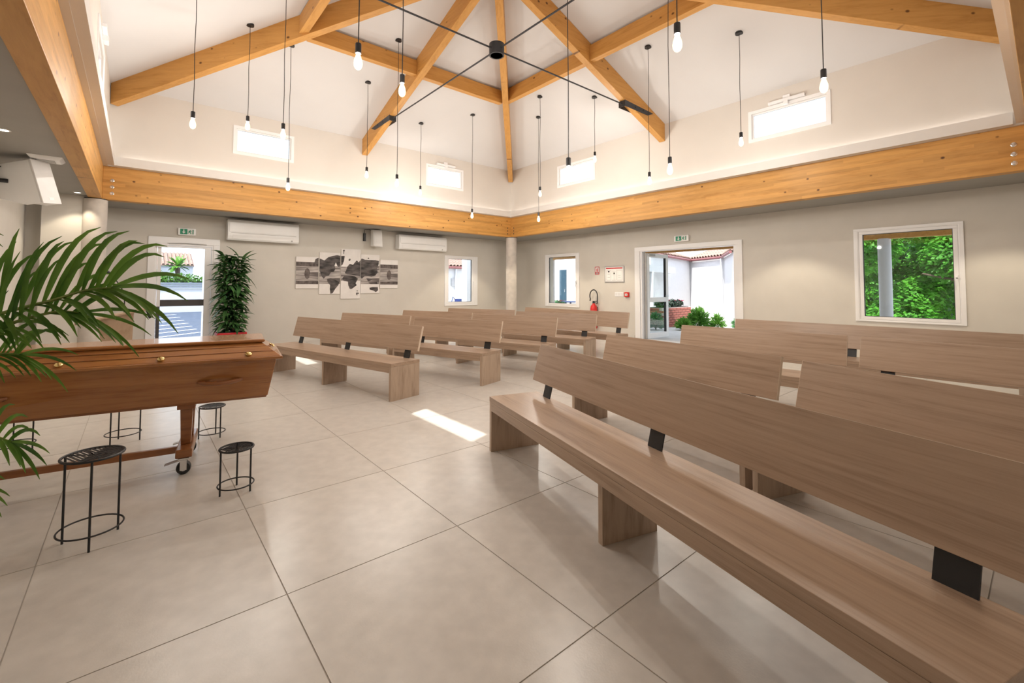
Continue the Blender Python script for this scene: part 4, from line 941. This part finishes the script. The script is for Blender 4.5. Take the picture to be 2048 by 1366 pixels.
def leaf_blob(name, mat, parent, c, rad, n, size, seed, shell=.55, up_=.3):
    rnd = random.Random(seed); vs = []; fs = []
    for _ in range(n):
        while True:
            u = Vector((rnd.uniform(-1, 1), rnd.uniform(-1, 1), rnd.uniform(-1, 1)))
            if shell < u.length < 1: break
        p = Vector(c) + Vector((u.x*rad[0], u.y*rad[1], u.z*rad[2]))
        nrm = (u.normalized()*.6 + Vector((rnd.gauss(0, .5), rnd.gauss(0, .5), rnd.gauss(0, .5)+up_))).normalized()
        a = nrm.cross(Vector((rnd.uniform(-1, 1), rnd.uniform(-1, 1), .2))).normalized(); b = nrm.cross(a); s_ = size*rnd.uniform(.6, 1.3); o = len(vs)
        vs += [tuple(p-a*s_*.5), tuple(p+b*s_*.32+nrm*s_*.06), tuple(p+a*s_*.6), tuple(p-b*s_*.32+nrm*s_*.06)]; fs += [(o, o+1, o+2), (o, o+2, o+3)]
    o = MB().add(vs, fs).build(name, mat, parent); o['kind'] = 'stuff'; return o
hg = thing('hedge', 'bright green hedge behind the grey board fence', 'hedge', (-7.2, 18.9, 0))
leaf_blob('foliage', m_hedge, hg, (0, 0, 1.2), (3.2, .45, .72), 5200, .13, 3); leaf_blob('foliage', m_hedge, hg, (-.2, 0, 1.5), (.7, .45, .62), 1200, .13, 4)
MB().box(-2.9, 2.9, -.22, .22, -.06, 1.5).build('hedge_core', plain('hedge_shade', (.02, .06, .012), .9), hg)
fp = thing('fan_palm', 'small fan palm with round crown beyond the hedge', 'palm', (-6.05, 24.5, 0))
MB().tube([(0, 0, 0), (.04, 0, 1.2), (0, 0, 2.35)], [.14, .12, .13], 10).build('trunk', m_bark, fp, smooth=True)
for k in range(46):
    az = k*2.4; el = R(-35+110*((k*7) % 46)/46); L_ = random.uniform(.62, .85)
    d = Vector((math.cos(az)*math.cos(el), math.sin(az)*math.cos(el), math.sin(el)))
    leaflet(Vector((0, 0, 2.45)), d, Vector((0, 0, 1)) if abs(d.z) < .9 else Vector((1, 0, 0)), L_, .2, .6, 4).build('leaf', m_hedge, fp)
# small roof tile (barrel) shared mesh
def barrel(L=.42, r=.085, t=.012):
    vs = []; fs = []; n = 7
    for x in (0, L):
        rr = r*(1 if x == 0 else .86)
        for k in range(n):
            a = math.pi*k/(n-1); vs.append((x, rr*math.cos(a), rr*math.sin(a)))
        for k in range(n):
            a = math.pi*k/(n-1); vs.append((x, (rr-t)*math.cos(a), (rr-t)*math.sin(a)))
    m_ = 2*n
    for k in range(n-1):
        fs += [(k, k+1, m_+k+1, m_+k), (n+k+1, n+k, m_+n+k, m_+n+k+1), (k+1, k, n+k, n+k+1), (m_+k, m_+k+1, m_+n+k+1, m_+n+k)]
    me = MB().add(vs, fs).mesh('roof_tile'); me.materials.append(m_rtile); return me
BT = barrel()
def tiled_roof(parent, p0, p1, z, inward, slope, rows, label=None):
    """eave line p0->p1 at height z, roof rising along inward"""
    a, b = Vector((*p0, z)), Vector((*p1, z)); d = (b-a); L = d.length; d.normalize(); inn = Vector((*inward, 0)).normalized(); upv = (inn + Vector((0, 0, slope))).normalized()
    ncol = int(L/.185); rz = math.atan2(inn.y, inn.x); tilt = math.atan(slope)
    base = MB(); nrm = Vector((0, 0, .03))
    e_ = upv*(rows*.36+.1)
    base.hexa([a, b, b+e_, a+e_, a+nrm, b+nrm, b+e_+nrm, a+e_+nrm]) if d.cross(inn).z > 0 else base.hexa([b, a, a+e_, b+e_, b+nrm, a+nrm, a+e_+nrm, b+e_+nrm])
    base.build('roof_deck', m_rtile, parent)
    for i in range(ncol):
        for j in range(rows):
            p = a + d*((i+.5)*L/ncol) + upv*(j*.36-.06) + Vector((0, 0, .03))
            inst(BT, 'roof_tile', parent, p, (0, -tilt, rz))
# far house seen through the left door
ho = thing('far_house', 'pale house with brown tiled roof far beyond the car park', 'building', (0, 0, 0))
MB().box(-9.5, -4.75, 31.2, 36, -.06, 2.75).build('wall', m_render, ho); MB().box(-9.6, -4.7, 31.1, 31.2, 2.62, 2.75).build('fascia', m_render, ho)
q = MB()
for k in range(20):
    x = -9.4+.24*k; q.tube([(x, 31.0, 2.78), (x, 33.9, 3.80)], .085, 6, False)
q.hexa([(-9.6,31,2.70),(-4.7,31,2.70),(-4.7,33.9,3.72),(-9.6,33.9,3.72),(-9.6,31,2.76),(-4.7,31,2.76),(-4.7,33.9,3.78),(-9.6,33.9,3.78)]); q.build('tiled_roof', m_rtile, ho)
pp = thing('porch_post', 'pale blue grey post just outside the left glass door', 'post', (-6.70, 3.1, -.06))
MB().lathe([(.07, 0), (.07, 2.6)], n=20).build('shaft', m_render, pp, smooth=True); MB().lathe([(.10, 0), (.10, .03), (.07, .05)], n=20).build('base', m_render, pp, smooth=True)

# porch along the right wall
pb = thing('porch_beam', 'orange timber beam of the porch outside the doorway and tree window', 'beam', (0, 0, 0))
timb = MB().box(3.20, 3.34, -14, 1.75, 2.165, 2.40).build('timber', m_rafter, pb)
MB().box(W+TH, 3.6, -14, 1.9, 2.42, 2.50).build('porch_roof', m_render, pb)
def pcol(x, y, lab, r=.105):
    t = thing('porch_column', lab, 'column', (x, y, -.03), 0, 'porch columns'); MB().lathe([(r, 0), (r, 2.2)], n=24).build('shaft', m_render, t, smooth=True); MB().lathe([(r+.03, 0), (r+.03, .04), (r, .06)], n=24).build('base', m_render, t, smooth=True)
pcol(3.27, -7.50, 'white porch column outside the window with the tree')
tag(MB().box(3.12, 3.40, 1.66, 2.0, -.05, 2.17).build('porch_pillar', m_conc), 'grey square pillar outside the small right window', 'pillar')
tag(MB().box(.50, .85, 2.9, 3.2, -.05, 2.6).build('porch_pillar', m_render), 'pale square pillar outside the small far window', 'pillar')

# courtyard building opposite the open doorway
cb_ = thing('courtyard_building', 'white courtyard building with clay tiled eaves opposite the doorway', 'building', (0, 0, 0))
path = [(6.0, -.52), (10.92, .68), (9.72, -1.39), (7.22, -2.86)]
def wallseg(a, b, z1, nm='wall', th=.2):
    a, b = Vector((*a, 0)), Vector((*b, 0)); d = (b-a).normalized(); n_ = Vector((-d.y, d.x, 0))*th
    # put thickness away from the camera
    if n_.dot(Vector((-7.9, -9.5, 0))-a) > 0: n_ = -n_
    o = [a, b, b+n_, a+n_] if d.cross(n_).z > 0 else [b, a, a+n_, b+n_]
    MB().hexa([(p.x, p.y, -.05) for p in o]+[(p.x, p.y, z1) for p in o]).build(nm, m_render, cb_)
for i in range(3): wallseg(path[i], path[i+1], 2.38)
tiled_roof(cb_, path[0], path[1], 2.44, (-.24, .97), .38, 5); tiled_roof(cb_, path[1], path[2], 2.44, (.86, -.5), .38, 5); tiled_roof(cb_, path[2], path[3], 2.44, (.51, -.86), .38, 3)
for i in range(3):
    a, b = Vector((*path[i], 2.39)), Vector((*path[i+1], 2.39)); off = [Vector((.03, -.09, 0)), Vector((-.08, .05, 0)), Vector((-.05, .08, 0))][i]
    MB().tube([a+off, b+off], .05, 10).build('gutter', m_gutter, cb_, smooth=True)
MB().tube([(9.64, -1.32, 2.35), (9.64, -1.32, -.03)], .045, 10).build('downpipe', m_render, cb_, smooth=True)
MB().hexa([(4.2,-1.35,1.72),(7.6,-.55,1.72),(7.55,-.35,1.72),(4.15,-1.15,1.72),(4.2,-1.35,1.95),(7.6,-.55,1.95),(7.55,-.35,1.95),(4.15,-1.15,1.95)]).build('fascia_beam', m_render, cb_)
MB().lathe([(.12, -.03), (.12, 1.72)], (5.2, -1.02, 0), 20).build('column', m_render, cb_, smooth=True)

pl_ = thing('brick_planter', 'red brick planter with flowers outside the doorway', 'planter', (4.40, -1.95, -.03))
MB().box(.03, 1.75, .03, .55, 0, .60).build('core', m_mortar, pl_)
bm = MB().box(-.105, .105, -.045, .045, -.031, .031).mesh('brick'); bm.materials.append(m_brick)
for r_ in range(8):
    for k in range(8):
        x = .12+.225*k+(.11 if r_ % 2 else 0)
        if x < 1.75: inst(bm, 'brick', pl_, (x, .04, .04+.074*r_))
    for k in range(3):
        y = .13+.225*k-(.11 if r_ % 2 else 0)
        if r_ % 2 == 0 or k: inst(bm, 'brick', pl_, (.04, y, .04+.074*r_), (0, 0, R(90)))
MB().box(.06, 1.72, .10, .52, .60, .615).build('soil', m_soil, pl_)
fb = thing('flowering_plants', 'dark leafy plants with crimson flowers in the brick planter', 'plant', (5.25, -1.65, .60))
leaf_blob('foliage', plain('dark_bedding_leaf', (.03, .05, .03), .6), fb, (0, 0, .08), (.8, .2, .14), 700, .09, 8, .2)
fm = MB().lathe([(.001, 0), (.022, .012), (.030, .02), (.012, .026), (.0005, .02)], n=8).mesh('flower'); fm.materials.append(m_flower)
for k in range(30): inst(fm, 'flower', fb, (random.uniform(-.7, .75), random.uniform(-.2, .15), random.uniform(.12, .22)), (random.uniform(-.6, .6), random.uniform(-.6, .6), 0))
def shrub(x, y, r, h, lab, seed, mat=m_shrub, n=900, sz=.10):
    t = thing('shrub', lab, 'shrub', (x, y, -.03)); rnd = random.Random(seed); vv = []; ff = []
    for _ in range(n):
        az = rnd.uniform(0, 6.283); el = rnd.uniform(.1, 1.5); d = Vector((math.cos(az)*math.cos(el), math.sin(az)*math.cos(el), math.sin(el))); q0 = rnd.uniform(.25, .8)
        p = Vector((d.x*r*q0, d.y*r*q0, .04+d.z*h*q0)); d2_ = (d+Vector((rnd.gauss(0, .35), rnd.gauss(0, .35), rnd.gauss(.1, .3)))).normalized(); sd = d2_.cross(Vector((rnd.uniform(-1, 1), rnd.uniform(-1, 1), rnd.uniform(-.3, 1)))).normalized()*sz*.13; L_ = sz*rnd.uniform(.9, 1.6); o = len(vv)
        vv += [tuple(p), tuple(p+d2_*L_*.5+sd), tuple(p+d2_*L_+Vector((0, 0, -.02))), tuple(p+d2_*L_*.5-sd)]; ff += [(o, o+1, o+2), (o, o+2, o+3)]
    fo_ = MB().add(vv, ff).build('foliage', mat, t); fo_['kind'] = 'stuff'
    for k in range(5):
        a = 2*math.pi*k/5; MB().tube([(0, 0, 0), (r*.3*math.cos(a), r*.3*math.sin(a), h*.5)], [.012, .005], 6).build('stem', m_stem, t)
shrub(3.75, -2.12, .30, .52, 'round blue green shrub seen through the glass door leaf', 11)
shrub(4.95, -2.80, .36, .66, 'large bright green leafy shrub beside the brick planter', 12, m_hedge, 1100, .13)
shrub(4.25, -2.72, .26, .34, 'low spreading green shrub in the middle of the doorway view', 13, m_hedge)
shrub(5.30, -3.20, .24, .45, 'small spiky green shrub right of the leafy shrub', 14, m_hedge, 700)
shrub(5.55, -3.75, .24, .36, 'low bluish shrub at the right of the doorway view', 15)

# building seen through the two small windows
nb = thing('rear_building', 'white building with tiled eave seen through the small far window', 'building', (0, 0, 0))
MB().box(2.0, 9.2, 9.0, 9.25, -.05, 2.15).build('wall', m_render, nb); MB().box(9.0, 9.25, 2.6, 9.0, -.05, 2.6).build('wall', m_render, nb)
tiled_roof(nb, (2.4, 8.95), (6.2, 8.95), 2.2, (0, 1), .35, 4)
MB().tube([(2.4, 8.86, 2.14), (6.3, 8.86, 2.14)], .06, 10).build('gutter', m_gutter, nb, smooth=True)
MB().tube([(3.95, 8.92, 2.1), (3.95, 8.92, 0)], .05, 10).build('downpipe', m_render, nb, smooth=True)
MB().box(3.72, 3.95, 8.95, 9.0, 1.25, 1.62).build('notice_box', m_alu, nb)
bd = MB().box(8.94, 9.0, 6.35, 6.8, -.03, 2.1).build('blue_door', m_blue, nb); MB().box(8.92, 8.94, 6.4, 6.43, .95, 1.1).build('handle', m_alu, bd)
bt = thing('garden_table', 'dark blue garden table outside the small right window', 'table', (4.9, 2.3, -.03))
MB().box(-.35, .35, -.35, .35, .66, .70).build('tabletop', m_bluepot, bt)
for a in (-.3, .3):
    for b in (-.3, .3): MB().tube([(a, b, 0), (a, b, .66)], .02, 8).build('leg', m_bluepot, bt)
fpot = thing('flower_pot', 'pot of pink flowers outside the small right window', 'flower pot', (4.3, 2.35, -.03))
MB().lathe([(.16, 0), (.20, .5), (.22, .52), (.19, .52), (.001, .50)], n=20).build('pot', m_bluepot, fpot, smooth=True); leaf_blob('foliage', m_shrub, fpot, (0, 0, .62), (.24, .24, .12), 260, .09, 31, .2)
for k in range(20): inst(fm, 'flower', fpot, (random.uniform(-.2, .2), random.uniform(-.2, .2), random.uniform(.64, .76)))
bc = thing('urn_planter', 'dark blue handled urn outside the small far window', 'planter', (1.95, 5.6, -.05))
MB().lathe([(.12, 0), (.22, .25), (.24, .5), (.16, .72), (.18, .78), (.15, .78), (.001, .7)], n=22).build('urn', m_bluepot, bc, smooth=True)
for s in (-1, 1): MB().tube([(s*.22, 0, .55), (s*.33, 0, .68), (s*.28, 0, .86), (s*.16, 0, .76)], .018, 8).build('handle', m_bluepot, bc, smooth=True)

# tree and greenery outside the right window
def tree(x, y, h, cr, lab, seed, n=7000, off=(0, 0)):
    t = thing('leafy_tree', lab, 'tree', (x, y, -.05))
    MB().tube([(0, 0, 0), (.08, .05, h*.25), (-.05, .12, h*.5), (.1, .2, h*.8)], [.20, .17, .13, .05], 10).build('trunk', m_bark, t, smooth=True)
    rnd = random.Random(seed)
    for k in range(5):
        a = 2*math.pi*k/5+seed; z0 = h*(.22+.06*k); MB().tube([(0, .05, z0), (cr[0]*.35*math.cos(a), cr[1]*.35*math.sin(a), z0+.5), (cr[0]*.75*math.cos(a), cr[1]*.75*math.sin(a), z0+.75)], [.07, .05, .02], 7).build('branch', m_bark, t, smooth=True)
    vs = []
    for kk in range(26):
        while True:
            u = Vector((rnd.uniform(-1, 1), rnd.uniform(-1, 1), rnd.uniform(-1, 1)))
            if .3 < u.length < 1: break
        cl = (u.x*cr[0]+off[0], u.y*cr[1]+off[1], h*.56+u.z*cr[2]); rr_ = rnd.uniform(.55, .95)
        vs.append((cl, rr_))
    vv = []; ff = []
    for cl, rr_ in vs:
        for _ in range(n//26):
            d_ = Vector((rnd.gauss(0, 1), rnd.gauss(0, 1), rnd.gauss(0, .7))).normalized()*rnd.uniform(.45, 1)**.5
            p = Vector(cl) + d_*rr_; nrm = (d_*.5 + Vector((rnd.gauss(0, .4), rnd.gauss(0, .4), .7))).normalized(); a = nrm.cross(Vector((rnd.uniform(-1, 1), rnd.uniform(-1, 1), .1))).normalized(); b = nrm.cross(a); s_ = rnd.uniform(.07, .14); o = len(vv)
            vv += [tuple(p-a*s_*.5), tuple(p+b*s_*.4), tuple(p+a*s_*.6), tuple(p-b*s_*.4)]; ff += [(o, o+1, o+2), (o, o+2, o+3)]
    fo_ = MB().add(vv, ff).build('foliage', m_tree, t); fo_['kind'] = 'stuff'
tree(8.6, -9.0, 4.0, (2.0, 2.5, 2.2), 'leafy green tree filling the right window', 21, 34000, (0, 1.7))
tree(12.5, -13.5, 4.5, (2.2, 2.2, 2.4), 'second leafy tree beyond the right edge of the right window', 22, 14000)
hd = thing('background_hedge', 'dark dense shrubbery behind the tree outside the right window', 'hedge', (13.0, -8.0, 0))
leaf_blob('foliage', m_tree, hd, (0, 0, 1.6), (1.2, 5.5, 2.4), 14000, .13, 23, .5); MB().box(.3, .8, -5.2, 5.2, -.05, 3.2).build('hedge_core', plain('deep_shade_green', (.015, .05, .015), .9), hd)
# clay tiles of the lower roof just below the left upper windows (their edge scallops the sun patch)
lr = thing('lower_roof', 'clay tiled lower roof outside the left upper windows', 'roof', (0, 0, 0))
tiled_roof(lr, (-9.6, -SY-.2), (-9.6, .2), 3.18, (1, 0), .38, 3)
